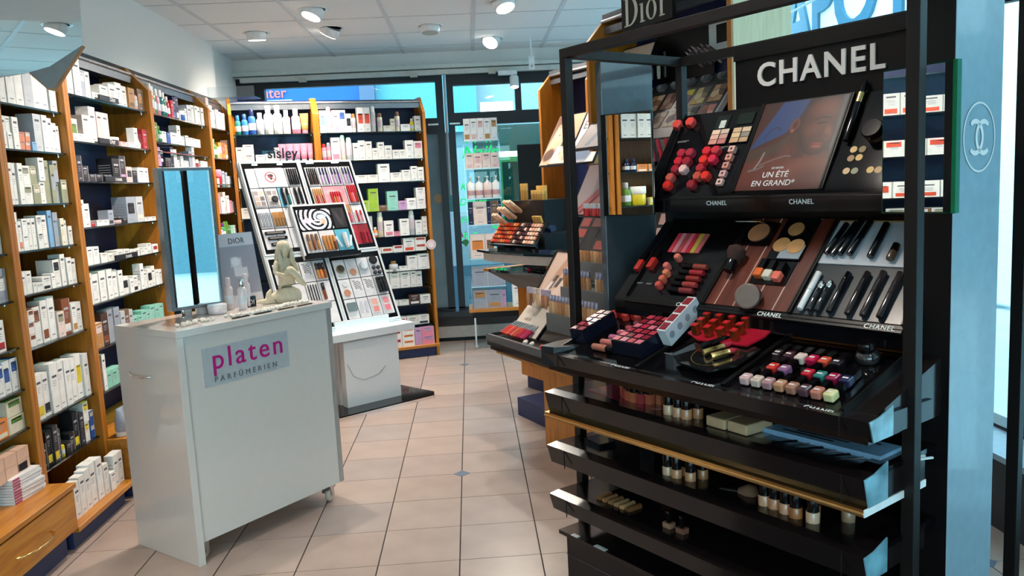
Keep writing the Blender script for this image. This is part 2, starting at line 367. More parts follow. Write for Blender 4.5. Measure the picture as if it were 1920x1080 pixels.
struct('wall_right', MB().box(XR, XR+.1, YF, YB+.2, 0, .3, WALLW).box(XR, XR+.1, YF, YB+.2, 2.74, ZC, WALLW).box(XR, XR+.1, YF, .9, .3, 2.74, WALLW).box(XR, XR+.1, 7.2, YB, .3, 2.74, WALLW))
# back glazing: two bays
def frame_box(m, x0, x1, z0, z1, y0=7.94, y1=8.02, mat=FRAME): m.box(x0, x1, y0, y1, z0, z1, mat)
w1 = MB(); frame_box(w1, -2.16, -.20, 2.545, 2.65); frame_box(w1, -2.16, -1.9, .32, 2.545); frame_box(w1, -1.9, -.27, 2.05, 2.2, 7.95); frame_box(w1, -.27, -.20, .32, 2.545); frame_box(w1, -2.16, -.2, .25, .335)
w1 = struct('window_1', w1); part('upper_pane', MB().box(-1.9, -.27, 7.98, 7.985, 2.2, 2.545, GLASS), w1)
FROST = M('frosted_film', hexc('7E9AA6'), .6, noise=.08, scale=6)
part('frosted_pane', MB().box(-1.9, -.27, 7.98, 7.985, .335, 2.05, FROST), w1)
part('round_sticker', MB().lathe([(.045, 0), (.045, .002)], C('B9A27A', .5), 24), w1, T(-.305, 7.978, 1.42) @ RX(90), 'round beige sticker on the frosted pane')
part('hinge', MB().box(-.36, -.26, 7.93, 7.945, 2.13, 2.145, STEEL), w1)
w2 = MB(); frame_box(w2, -.165, XR, 2.50, 2.65); frame_box(w2, -.165, -.10, .32, 2.5); frame_box(w2, -.10, XR, 2.12, 2.24, 7.95); frame_box(w2, .50, .56, 2.24, 2.5); frame_box(w2, 1.3, 1.4, .3, 2.5); frame_box(w2, -.165, XR, .25, .335)
w2 = struct('window_2', w2)
part('upper_pane', MB().box(-.10, .50, 7.98, 7.985, 2.24, 2.5, GLASS), w2); part('upper_pane', MB().box(.56, 1.3, 7.98, 7.985, 2.24, 2.5, GLASS), w2)
part('lower_pane', MB().box(-.10, 1.3, 7.98, 7.985, .335, 2.12, GLASS), w2); part('lower_pane', MB().box(1.4, XR, 7.98, 7.985, .335, 2.5, GLASS), w2)
part('hinge', MB().box(-.15, -.05, 7.93, 7.945, 2.13, 2.145, STEEL), w2)
struct('trim_1', MB().tube([(-.18, 7.92, 2.64), (-.18, 7.92, 1.45)], .012, M('grey_pipe', (.5, .52, .55), .4)))
struct('trim_2', MB().box(-2.1, 1.2, 7.86, 7.92, 2.60, 2.645, M('blind_box', (.62, .62, .58), .6)))
for x in (-1.55, -.5, .25): struct('trim_3', MB().box(x, x+.07, 7.84, 7.90, 2.585, 2.62, M('blind_clip', (.55, .5, .42), .6)))
# bench below the window
struct('trim_4', MB().box(-2.16, XR, 7.86, 8.1, .25, .30, M('bench_top', hexc('262A33'), .4)).box(-2.16, XR, 7.90, 8.1, .13, .25, M('bench_band', hexc('3A3436'), .5)).box(-2.16, XR, 7.88, 8.1, .04, .15, M('bench_lower', hexc('B9B3AC'), .5)).box(-2.16, XR, 7.92, 8.1, 0, .05, BLACKM))
# right wall shop window
w3 = MB()
for y in (.95, 2.06, 3.2, 7.1): w3.box(XR-.04, XR+.06, y, y+.07, .3, 2.74, FRAME)
w3.box(XR-.04, XR+.06, .9, 7.2, .28, .34, FRAME).box(XR-.04, XR+.06, .9, 7.2, 2.70, 2.76, FRAME); w3 = struct('window_3', w3)
part('pane', MB().box(XR, XR+.006, .95, 7.15, .33, 2.71, GLASS), w3)
struct('trim_5', MB().box(XR-.24, XR, .9, 7.8, .0, .3, M('window_bench', hexc('20242C'), .4)).box(XR-.26, XR, .9, 7.8, .3, .325, M('window_bench_board', hexc('8FA6B8'), .3)))

# ================================================================== outdoors
struct('ground', MB().box(-30, 30, 8.2, 60, -.12, -.06, M('pavement_outside', hexc('8FA9B4'), .8, scale=3)).box(2.5, 40, -20, 8.2, -.12, -.06, M('pavement_side', hexc('BFD0D6'), .8, scale=3)).box(-40, -2.5, -30, 8.2, -.12, -.06, M('pavement_rear', hexc('AAB8BE'), .8)).box(-2.5, 2.5, -30, -2.8, -.12, -.06, M('pavement_rear', hexc('AAB8BE'), .8)))
fa = thing('shop_building', 'pale arcade shopfront with blue fascia across the passage behind the back window', 'building', T(0, 13, 0))
part('wall', MB().box(-6, 5.2, .3, .5, 0, 6, C('9DB4BC', .7)).box(-.2, .1, 0, .3, 0, 6, C('6E8C94', .7)).box(1.9, 2.1, 0, .3, 0, 6, C('4D8AAE', .6)), fa)
part('blue_fascia', MB().box(-4.6, -1.6, -.2, .0, 2.3, 3.7, M('blue_fascia', hexc('0A5FD0'), .5)), fa, label='bright blue fascia board')
part('lettering', text_mesh('nter', .22, M('red_letters', hexc('E07468'), .5), .01, .01), fa, T(-3.10, -.22, 3.04) @ RX(90))
part('fascia_line', MB().box(-3.05, -2.65, -.22, -.2, 2.99, 3.005, WHITEM), fa)
part('column', MB().box(-1.6, -1.37, -.3, .1, 0, 6, C('5F6E8C', .6)), fa)
part('teal_screen', MB().box(-1.37, .2, -.1, .0, 2.4, 4.2, C('5FA6B4', .6)), fa)
part('sign_panel', MB().box(.25, .76, -.3, -.2, 2.62, 2.82, M('lit_sign_panel', (1, 1, 1), .5, emit=1.6)), fa, label='white lit sign panel')
part('shop_window', MB().box(-.6, 1.9, .2, .3, .5, 2.5, C('28453F', .2)), fa); part('shop_door', MB().box(.5, .95, .1, .25, 0, 2.0, C('1F6B3A', .4)).box(.56, .89, .08, .1, .3, 1.9, C('0E2A22', .1)), fa, label='green shop door')
part('strip_light', MB().box(.50, .80, -.1, 0, 1.98, 2.06, M('lit_tube', (1, .95, .8), .5, emit=3)), fa); part('green_sign', MB().box(1.5, 2.3, -.2, 0, 2.1, 2.45, C('1E7A3A', .4)), fa, label='green sign board')
part('railing_panel', MB().box(-.4, 2.2, -3.0, -2.9, 0, .55, C('3E5A66', .5)).box(-.5, .4, -2.2, -2.0, 0, 1.2, C('7F8C92', .6)), fa)
rf = MB()
for k in range(4): rf.tube([(-2+k*1.1, -4, 3.2), (-1.2+k*1.1, -.5, 4.6)], .05, C('6FB7C4', .5), 6)
part('glass_roof_beam', rf, fa, stuff=False)
ap = thing('pharmacy_building', 'bright white shop facade with teal pharmacy lettering across the street', 'building', T(5.6, 8, 0) @ RZ(-90))
part('wall', MB().box(-13, 13, .0, .2, 0, 9, M('white_facade', (.9, .92, .92), .8)), ap)
part('lettering', text_mesh('APOTHEKE', 1.7, M('teal_letters', hexc('2E6E8C'), .5), .02, .012, .92), ap, T(-5.95, -.03, 3.45) @ RX(90))
part('shop_window', MB().box(1.5, 8, -.05, .0, .6, 2.4, C('5E8896', .2)), ap)
# green window lettering and stickers, on the back pane
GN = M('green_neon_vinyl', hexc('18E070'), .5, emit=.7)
for s_, z, sz, x in (('Nails', 1.80, .17, -.06), ('Küns', 1.49, .10, -.09), ('Design', 1.34, .10, -.11), ('Hand', 1.17, .10, -.10), ('Fuß', 1.0, .10, -.10)):
    solo('window_lettering', text_mesh(s_, sz, GN, .001, .008, shear=.35), 'green cursive word %s lettered on the back window' % s_.strip(), 'lettering', T(x, 7.965, z) @ RX(90))
def ring(r0, r1, mat, n=28):
    m = MB(); vs = []; 
    for k in range(n): a = 2*PI*k/n; vs += [(r0*math.cos(a), 0, r0*math.sin(a)), (r1*math.cos(a), 0, r1*math.sin(a))]
    return m.add(vs, [(2*k, 2*k+1, (2*k+3) % (2*n), (2*k+2) % (2*n)) for k in range(n)], mat)
WV = M('white_vinyl', (.85, .95, 1), .5)
for i, (x, z, r, mt, nm) in enumerate(((.255, 1.14, .045, GN, 'large green'), (.33, 1.11, .05, WV, 'white'), (.30, 1.25, .045, WV, 'upper white'), (.27, 1.34, .025, GN, 'small green'))):
    o = solo('ring_sticker', ring(r*.55, r, mt), '%s ring sticker on the lower back window pane' % nm, 'sticker', T(x, 7.965, z)); part('dot', ring(0.0, r*.2, mt), o)
fs = MB()
for a in (-50, -20, 10, 40, 75):
    for sgn in (1,): fs.tube([(0, 0, 0), (.05*math.sin(math.radians(a-14)), 0, .09*math.cos(math.radians(a-14))), (.16*math.sin(math.radians(a)), 0, .16*math.cos(math.radians(a))), (.05*math.sin(math.radians(a+16)), 0, .09*math.cos(math.radians(a+16))), (0, 0, 0)], .004, WV, 5)
solo('flower_sticker', fs, 'white outlined flower sticker low on the back window', 'sticker', T(.28, 7.965, .87))
lf = MB().prism([(0, 0), (.05, .03), (.09, 0), (.05, -.05)], 0, .002, C('3E8A50')).prism([(-.02, .06), (.0, .13), (.03, .06), (.06, .12), (.05, .04)], 0, .002, C('D07AA8'))
solo('lotus_sticker', lf, 'pink lotus sticker with green leaf on the back window', 'sticker', T(-.11, 7.965, .98))
solo('window_blackboard', MB().box(0, .5, 0, .03, 0, 1.60, BLACKM), 'tall matt black panel standing in the back window', 'panel', T(.49, 7.87, .3005))

# ================================================================== wall shelving
def side_profile(dp):   # looking along the shelf: (depth, height); chamfered front top
    return [(0, 0), (0, 2.20), (.13, 2.34), (dp, 2.34), (dp, 0)]
UNITS = {}
def shelving(name_label, F, L, shelves, dp=.30, glass=True, sides=(1, 1), plinth=True, board=(0.085, .11), navy_above=None, edge=GEDGED, slots=None):
    u = thing('shelving_unit', name_label, 'shelf', F)
    for k, x in ((0, 0), (1, L-.026)):
        if sides[k]: bevel(part('side_panel', MB().prism([(y, z) for y, z in side_profile(dp)], x, x+.026, WOOD, 'X'), u), .0015, 1)
    part('back_panel', MB().box(.02, L-.02, dp-.012, dp, .1, 2.34, NAVY if navy_above else WOODD), u)
    part('top_rail', MB().box(.026, L-.026, .09, .115, 2.245, 2.285, DSTEEL).tube([(.026, .10, 2.30), (L-.026, .10, 2.30)], .011, STEEL).box(.026, L-.026, .1, .28, 2.28, 2.30, DSTEEL), u)
    for z in shelves:
        m = MB().box(.03, L-.03, .022, dp-.02, z-.008, z, SHELFG); m.box(.03, L-.03, .018, .022, z-.008, z, edge)
        s = part('glass_shelf', m, u)
        b = MB()
        for x in (.034, L-.044): b.lathe([(.006, z-.02), (.006, z-.008)], CHROME, 8, cx=x, cy=.05)
        part('shelf_stud', b, s)
    if plinth:
        bevel(part('base_board', MB().box(.0, L, -.02, dp, board[0], board[1], WOODX), u), .002, 1)
        part('plinth', MB().box(.01, L-.01, .02, dp, 0, board[0], NAVYP), u)
    return u
FL = lambda y: T(-1.93, y, 0) @ RZ(90)
Z1 = [.32, .549, .776, 1.01, 1.21, 1.405, 1.638, 1.84, 2.072]
Z0 = [.35, .574, .905, 1.139, 1.33, 1.533, 1.772, 1.967]
ZM = [.42, .58, .75, .93, 1.13, 1.33, 1.56, 1.79, 2.0]
# the nearest bay and its drawer cabinet
F_near = FL(2.45); shelving('oak wall shelving bay nearest the camera above a drawer cabinet', F_near, 1.04, ZM, navy_above=True, plinth=False)
F_n2 = FL(1.38); shelving('oak and navy shelving bay beyond the left edge, seen in the stand mirrors', F_n2, 1.05, ZM, navy_above=True)
F_n3 = FL(.30); shelving('oak shelving bay by the front window, seen only in mirrors', F_n3, 1.06, ZM, navy_above=None)
dc = thing('drawer_cabinet', 'low oak drawer cabinet with brass bow handle and navy plinth at left corner', 'cabinet', FL(2.42))
bevel(part('carcass', MB().box(0, 1.03, -.13, .28, .115, .297, WOODX), dc), .002, 1); bevel(part('top_board', MB().box(0, 1.04, -.145, .28, .297, .32, WOODX), dc), .002, 1)
dr = part('drawer_front', MB().box(.015, 1.02, -.142, -.13, .12, .29, WOODX), dc); part('handle', MB().tube([(.56, -.142, .2), (.57, -.165, .2), (.62, -.185, .2), (.68, -.19, .2), (.74, -.185, .2), (.79, -.165, .2), (.80, -.142, .2)], .005, BRASS), dr, label='curved brass bow handle')
part('plinth', MB().box(.01, 1.02, -.085, .25, 0, .115, NAVYP), dc)
F0 = FL(3.49); shelving('narrow oak shelving bay of white cartons behind the white counter', F0, .60, Z0)
bb = thing('display_step', 'oak step board on a navy plinth at the foot of the narrow bay', 'board', F0)
bevel(part('board', MB().box(-.02, .575, -.13, .02, .085, .11, WOODX), bb), .002, 1); part('plinth', MB().box(.0, .53, -.09, .018, 0, .085, NAVYP), bb)
F1 = FL(4.09); shelving('wide oak and navy shelving bay just right of the narrow bay', F1, 1.07, Z1[1:], navy_above=True)
bc = thing('base_cabinet', 'oak base cabinet under the wide bay behind the white counter', 'cabinet', F1)
bevel(part('carcass', MB().box(.0, 1.06, -.15, .0, .10, .318, WOODX), bc), .002, 1); part('plinth', MB().box(.02, 1.04, -.1, .0, 0, .10, NAVYP), bc); part('top_board', MB().box(.02, 1.05, 0, .28, .31, .318, WOODX), bc)
F2 = FL(5.16); shelving('oak shelving bay behind the counter mirror, navy back', F2, 1.13, Z1, navy_above=True)
F3 = FL(6.29); shelving('short oak shelving bay in the far left corner', F3, .66, Z1)
A = Vector((-.35, 7.27)); B_ = Vector((-1.93, 6.78)); dB = (A-B_).normalized(); LB_ = (A-B_).length
FB = T(B_.x, B_.y, 0) @ RZ(math.degrees(math.atan2(dB.y, dB.x)))
ZB = [.13, .43, .645, .80, .97, 1.115, 1.345, 1.60, 1.80, 2.04]
ZBs = [.30, .485, .645, .80, .97, 1.115, 1.345, 1.597, 1.796, 2.037]
XM = .70
uB1 = shelving('rear oak shelving bay with navy back, left half', FB, XM, ZBs, navy_above=True)
FB2 = FB @ T(XM, 0, 0)
uB2 = shelving('rear oak shelving bay with navy back, right half ending by the window', FB2, LB_-XM, ZBs[1:], navy_above=True)
def S(F, z): return F @ T(0, 0, z+.0005)
def G(s): return 'products on the '+s
def fill(F, L, rows, unit, group, x0=.035, ydef=.028, deep=.085, lo=.04):
    for k, (z, spec) in enumerate(rows):
        if spec: stock(S(F, z), x0, L-.035, spec, '%s shelf, %s' % (nth(k), unit), 'stock of the '+unit, ydef, deep)
fill(F0, .60, [
 (1.967, 'b5x21:w b4x18:w b5x22:w b5x24:w b6x28:g b6x26:w b5x24:w b5x22:w'),
 (1.772, 'b4x15:w b4x14:w b4x7:w^2 b5x14:w _0.5 b5x4:s^2 b4x4:sw^2 b4x4:b b7x17:g b5x17:w b4x16:w b4x14:w b4x13:w'),
 (1.533, 'b3x21:w b4x18:w*3 b7x8.5:wo^2 b6x8.5:oc^2 b5x10.5:w^2 b5x20:o b4x18:oz b4x10:zo^2 b6x11:oc'),
 (1.33, 'b7x17:w b4x13:ws b5x7:W^2 b4x14:w*2 b5x7.5:wg^2 b6x15:w b4x17:b b3x16:z b4x16:zb b4x13:c b4x12:w b4x9:w'),
 (1.139, 'b4x14:w b5x10:w*2 b3x4:w*3 b8x6:wk b4x7:W b7x13:wk b5x15:w b5x13:w b5x12:w'),
 (.905, 'b4x5:gw^3 b4x5.5:wB^3 b5x17:wB b5x19:wB b5x20:W b5x12:qo b6x17:Bw b4x14:wd b4x14:w'),
 (.574, 'b4x22:n b6x20:Wy b6x20:Wk b7x23:W b6x22:W b6x22:W b6x21:W b6x22:Wy b5x21:W'),
 (.35, 'b4x14:N b5x11:k b5x16:ky b5x17:Ky b4x14:K o3.5x8:yk b5x6:k b5x9:kK b6x18:ky b5x16:K b6x10:wy^2 _1 b5x7:Nw^2')],
 'narrow bay', '')
stock(F0 @ T(0, -.09, .111), .06, .57, 'b4x17:W b4x18:W b4x19:W b5x20:W b5x20:W b4x15:w b4x9:W b4x16:w b4x16:w', 'base board, narrow bay', 'white cartons on the base board of the narrow bay', 0)
fill(F1, 1.07, [
 (2.072, 'b5x22:W b5x24:W b6x21:W b4x14:zw b4x14:w b8x4:w b8x9:w b7x11:w b6x13:W b5x12:w _1 b6x12:dx o4x12:pB b6x13:xd'),
 (1.84, 'b3x18:W b5x11:we b5x4:W b6x14:q b6x19:W b5x17:p b6x17:w _3 j8x5:qw b7x3:p b7x3:W b4x12:W t4x6:w _1 b6x12:r'),
 (1.638, 'b4x10:kv b4x13:K b5x8:Kk b6x4:K*3 b3x4:kv b8x13:k b6x15:Kv _1 f6x9:pk b5x7:kn b8x9:W b5x9:W _1'),
 (1.405, 'b6x14:W b5x12:w b4x2:r b6x3:w*2 b5x8:zK j7x4:pk b6x3:k b9x15:zk b8x15:gq b6x2:W b6x2.5:w'),
 (1.21, 'b5x9:W b5x9:W b5x9:W b6x5:w b5x4:w*2 b6x5:w*2 b5x4:w*2 b4x3:w b5x4:w b5x6:wg b6x5:wr'),
 (1.01, 'b6x16:W b7x15:W b7x16:W b6x16:W b6x15:W b5x14:W b6x10:wk b4x8:W b5x9:wk b4x5:W b4x15:W b4x10:w b6x11:wk b4x12:w b4x9:W b4x9:w'),
 (.776, 'b4x11:wn b6x13:dq b6x17:DB b5x18:z b5x18:zg b4x15:g b5x15:x b4x14:g b4x9:m*2 b6x11:m b5x10:mM b5x12:m b5x11:m*2'),
 (.549, 'b6x19:M b3x19:W b5x9:m*4 b4x16:m b3x18:W b4x17:m*3 b5x14:m*3 b5x9:m*3'),
 ], 'wide bay', '')
stock(F1 @ T(0, -.09, .319), .02, 1.0, 't6x15:z o6x12:xd b6x14:Pd b5x13:q b6x15:p b5x13:w*6', 'cabinet top, wide bay', 'tubes and bottles on the base cabinet of the wide bay', 0)
fill(F2, 1.13, [
 (2.072, 'o4x12:sq o5x19:sw o5x18:Gw o5x17:Pw o5x17:tw o4x16:tw o4x14:rp b4x12:r b4x15:nu b4x16:nw t3x7:g j6x7:Nw b3x9:w b8x12:g b5x13:w b5x13:w b5x13:w _1 b5x13:w'),
 (1.902, 'b5x12:g b4x12:e o4x10:Ge b6x7:w _2 b5x7:N b9x7.5:W b5x13:w b5x6:W b5x7:w b5x6:w b5x6:w b5x6:w b5x6:w _1'),
 (1.745, 'b5x6:W b5x6:v^2 j7x5:nw^2 b5x6:K*2 b5x13:nw b5x12:W b4x5:w b5x8:w b5x5:w*2 b6x12:z b4x15:W b4x4:nw j7x7:rw b5x6:w*3'),
 (1.405, 'b6x14:w b6x13:p b6x15:W b6x9:w b6x9:q b7x12:n b6x14:w b7x9:w'), (1.21, 'b6x14:w b6x13:G b6x15:v b6x9:w b6x9:q b7x12:w')], 'bay behind the mirror', '')
fill(F3, .66, [
 (2.072, 'b5x22:qW b6x17:q b5x7:g^2 b6x15:w b5x14:v b4x13:w b5x14:W'),
 (1.838, 'b4x16:m b4x14:ce o5x15:eG b4x9:cO b6x13:Oc b7x13:RO b6x12:Oc b5x8:w^2'),
 (1.612, 'b4x7:W b4x7:W b4x7:W j7x14:rP b5x13:zg b4x12:z b5x9:w b4x9:z b5x9:z'),
 (1.405, 'b5x7:g b6x16:P b7x13:w b5x17:qP b6x14:w b6x10:P b6x9:w'),
 (1.21, 'o6x9:Vk o6x10:vP o5x12:GV t5x13:ew t5x13:ew b5x9:m b5x9:w'), (1.01, 'b5x9:m b5x9:w b6x12:e b6x9:w b6x12:q')], 'corner bay', '')
fill(FB, XM, [
 (2.037, '_1 o5x16:tu o5x17:uN o6x21:Nn o6x18:gW o7x24:WW o7x24:Wc o6x20:WW _1 o7x21:Pg t6x17:dP _2'),
 (1.796, 'b6x14:q b9x8:q^2 _1 b8x7.5:W b8x8:q b4x13:p t6x16:PW t6x16:PW t6x16:PW t6x16:PW t5x16:PW'),
 (1.597, 'b6x9:w*3 b5x12:w*4'), (1.345, 'b6x9:w*3 b5x12:w*4')], 'rear left bay', '')
LR = LB_-XM
fill(FB2, LR, [
 (2.037, 'b6x19:Wb s5x22:WP b6x19:Wv b6x19:WN b5x16:Wk s4x16:Wd _1 b6x21:WR b6x21:WR s5x22:gW _1 s5x16:cx b7x5:wc b4x11:c s5x17:cx b9x6:W o4x11:yc b6x13:w'),
 (1.796, 's4x15:Pr s4x16:Pz b8x20:wP s5x22:cW s6x20:gW b5x15:w b6x17:w b6x16:w b5x10:w b6x15:w b7x12:w b6x8:w b6x8:w b8x16:W b8x15:wP'),
 (1.597, 'b6x13:W b8x8:m b9x7:w*2 b8x7:w b9x16:W b9x8:w b7x10:w b5x13:W b5x12:W'),
 (1.345, 'b6x16:w b8x11:cl b10x10:l b10x10:l b8x20:l b7x5:x b9x17:m b7x8:v b8x10:W b8x9.5:W^2'),
 (1.115, 'b9x16:K b8x11:k b11x10:o b8x19:g o4x9:O s5x23:cW b8x14:WP b5x4:P b8x15:W s5x23:gW b6x13:W b4x4:w^4'),
 (.97, '_2 b8x6:WR^2 b8x5:WR b8x11:WR b8x5:WR*2 b7x6:Wr b8x12:WR b8x6:WR^2 _1'),
 (.80, 'b8x5:WR b8x10:WR*2 b7x4:R b8x5:WR _3 o7x9:gd b6x4:W b8x13:W b9x14:W'),
 (.645, 'b5x12:v b7x14:vW b7x14:vW b6x10:W*2 b7x17:W b7x17:W b7x17:W b4x17:w b4x14:w'),
 (.485, 'b7x9:Bw _2 b8x5:WB*3 b8x5:W*3 b9x9:DW b8x8:W _1'),
 ], 'rear right bay', '')
fill(FB2, LR, [(.30, 'b9x17:W b8x17:Wk b11x16:W b12x16:z b8x8:Wr b8x8:w b8x8:Wk')], 'rear right bay above its base', '')
part('glass_shelf', MB().box(.03, LR-.03, .022, .28, .292, .30, SHELFG).box(.03, LR-.03, .018, .022, .292, .30, GEDGED), uB2)
stock(FB2 @ T(0, -.0, .1105), .03, LR-.04, 'b9x9:W b7x12:Od b6x9:yc b7x10:x b7x11:Wy b9x8:Wr^2 b9x5.5:WO^3 b5x16:v b9x8:Pv^2', 'base board, rear right bay', 'packs on the base board of the rear right bay', 0)
for F_, nm in ((F_near, 'nearest bay'), (F_n2, 'off-frame bay'), (F_n3, 'front bay')):
    if nm == 'nearest bay':
        rows = [(1.79, 'b12x15:W*5 b6x12:w*4'), (1.56, 'b9x9:w*5 b6x14:WR*3 b5x16:d*2'), (1.33, 'b8x12:w*8 b6x13:g*4 b6x10:w'), (1.13, 'b8x12:wN*4 b8x9:WR*3 b7x12:zw b6x14:zW*3'), (.93, 'b8x12:wN*5 b6x11:Wr b6x14:WN b6x13:wR b5x13:Wr*2'),
                (.75, 'b9x6:d*5 b8x13:WR*2 b7x10:rW b6x13:WN*2 b5x14:WN b5x14:WN'), (.58, 'b9x6:q*6 o10x8:ec b9x8:Oc b10x7:ce^2'), (.42, 'b9x5:N*4 b9x4:Nd*4 b8x4:b b10x5:NW')]
    elif nm == 'off-frame bay':
        rows = [(1.79, 'j8x8:Rw b9x9:WR*4 b7x12:WR*3 b9x9:cR'), (1.56, 'j8x8:cw b9x9:WR*8'), (1.33, 'b8x8:WR^2 b9x9:WR*7'), (1.13, 'b6x14:xz*5 b9x7:go^2 b9x7:xg^2 b9x7:go^2 b9x9:gx*2'), (.93, 'o8x8:cW b7x12:z*4 b8x12:w*4')]
    else:
        rows = [(2.0, 'b8x6:mn^2 b9x6:mn^2 b12x12:W*6'), (1.79, 'b8x12:W*4 b5x16:w*9'), (1.56, 'b6x11:W*9 b8x5:OW*3 o4x9:nn o5x9:nn _2'), (1.33, 'b7x16:W*7 b8x5:yW*2 j11x13:yW o7x16:eg'), (1.13, 'b9x15:W*5 o6x11:yW p7x16:wW j6x7:dk*3')]
    fill(F_, 1.04, rows, nm, '')
# the nearest bay's cabinet top: carton, brochures, brush on a black pouch; peach packs above
stock(FL(2.42) @ T(0, -.02, .3205), .3, .62, 'b8x12:w b9x12:w b9x13:W*2', 'drawer cabinet', 'white cartons on the drawer cabinet', 0)
st = thing('magazine_stack', 'stack of white magazines with pink spines on the drawer cabinet', 'magazines', FL(2.42) @ T(.80, -.02, .3205) @ RZ(-6))
for k in range(9): part('magazine', MB().box(0, .20-.002*k, 0, .24, .012*k, .012*k+.010, C('E8E6E8', .5)).box(.0, .045, -.001, 0, .012*k, .012*k+.008, C('B04A62')), st, RZ(random.uniform(-2, 2)))
solo('cosmetic_pouch', MB().prism([(0, 0), (.16, -.015), (.24, .02), (.22, .17), (.02, .17)], .0, .03, M('black_velvet', hexc('14121C'), .9), 'Z'), 'flat black pouch lying on the magazine stack under a brush', 'pouch', FL(2.42) @ T(.785, .01, .4305))
br = thing('makeup_brush', 'white handled brush with brown bristles lying on the black pouch', 'brush', FL(2.42) @ T(.80, .03, .4745) @ RZ(18) @ RY(90))
part('handle', MB().lathe([(.006, 0), (.0085, .02), (.0085, .07), (.006, .075)], WHITEM), br); part('ferrule', MB().lathe([(.0065, .075), (.0085, .10)], CHROME), br); part('bristles', MB().lathe([(.0085, .1), (.018, .13), (.016, .15), (.003, .158)], C('8E3F22', .9)), br)
for k in range(3):
    for j in range(2): solo('soap_pack', MB().box(0, .085, 0, .06, 0, .05, C('DDB49C', .6)), 'peach soap pack, %s row, %s from right on the nearest bay' % (('lower', 'upper')[j], nth(2-k)), 'pack', S(F_near, .42) @ T(.68+.09*k, .0, .051*j), 'peach soap packs')
# overhead mirror
om = thing('overhead_mirror', 'faceted mirror cabinet end with slanted oak edge at top left above the nearest bay', 'mirror', T(-1.49, 3.36, 0) @ RZ(18) @ T(1.49, 0, 0))
part('mirror_glass', MB().prism([(-1.795, 2.02), (-1.703, 2.034), (-1.62, 2.06), (-1.497, 2.143), (-1.484, 2.40), (-1.48, 2.815), (-1.79, 2.815)], -.012, 0, MIRROR), om)
part('side_facet', MB().prism([(-1.795, 2.02), (-2.0, 1.98), (-2.0, 2.815), (-1.795, 2.815)], -.012, 0, MIRROR, X=T(-1.795, 0, 0) @ RZ(14) @ T(1.795, 0, 0)), om, label='left facet turned slightly')
part('oak_board', MB().prism([(-1.492, 2.142), (-1.612, 1.968), (-1.64, 1.975), (-1.70, 2.04), (-2.0, 2.04), (-2.0, 2.142)], .002, .03, WOOD), om)
part('grey_lining', MB().prism([(-1.50, 2.14), (-1.618, 1.975), (-1.64, 1.98), (-1.70, 2.045), (-1.9, 2.045), (-1.9, 2.14)], .0, .002, C('8F8A88', .4)), om)
part('carcass', MB().box(-2.1, -1.5, -.95, -.014, 2.42, 2.81, WHITEM), om)

# ================================================================== white counter on castors
cB, cC = Vector((-1.203, 3.22)), Vector((-.700, 3.875)); dC = (cC-cB).normalized()
FC = T(cB.x, cB.y, 0) @ RZ(math.degrees(math.atan2(dC.y, dC.x)))   # x along the front, y to the back
CL, CDp, CH = (cC-cB).length+.01, .455, .995
co = thing('promotion_counter', 'white gloss promotion counter on castors with pink shop lettering', 'counter', FC)
bevel(part('side_panel', MB().box(0, .032, 0, CDp, .0, CH-.03, WHITEC), co), .002)
bevel(part('side_panel', MB().box(CL-.032, CL, .012, CDp, .09, CH-.03, WHITEC), co), .002)
bevel(part('front_panel', MB().box(.032, CL-.001, .012, .03, .09, CH-.03, WHITEC), co), .0015)
bevel(part('counter_top', MB().box(0, CL, 0, CDp, CH-.03, CH, WHITEC), co), .002)
part('rear_shelf', MB().box(.032, CL-.032, .05, CDp, .12, .14, WHITEC).box(.032, CL-.032, .05, CDp, .55, .565, WHITEC), co)
pl = part('sign_plate', MB().box(0, .445, -.002, 0, 0, .165, M('silver_sign_plate', hexc('B9BDC0'), .35)), co, T(.115, .012, .735))
PINK = M('magenta_lettering', hexc('C4167E'), .4)
part('lettering', text_mesh('platen', .125, PINK, .002, .0, 1.22), pl, T(.040, -.004, .070) @ RX(90), 'magenta rounded lettering')
part('lettering', text_mesh('PARFÜMERIEN', .034, C('6E7276', .5), .001, .0, 1.65), pl, T(.046, -.004, .014) @ RX(90), 'small grey capitals')
part('handle', MB().tube([(-.001, .36, .80), (-.02, .34, .795), (-.03, .29, .79), (-.03, .23, .79), (-.001, .21, .79)], .004, CHROME), co)
for i, (x, y) in enumerate(((.06, .06), (CL-.07, .05), (.06, CDp-.06), (CL-.07, CDp-.06))):
    ca = part('castor', MB().box(-.018, .018, -.006, .03, .045, .09, STEEL).prism([(-.02, .09), (.03, .09), (.012, .028), (.0, .028)], -.017, -.014, STEEL).prism([(-.02, .09), (.03, .09), (.012, .028), (.0, .028)], .014, .017, STEEL), co, T(x, y, 0) @ RZ(20))
    part('wheel', MB().lathe([(.010, -.011), (.030, -.011), (.033, -.007), (.033, .007), (.030, .011), (.010, .011)], M('clear_wheel', hexc('C9B9A8'), .15, coat=.5), 20), ca, T(.004, 0, .0335) @ RX(90))
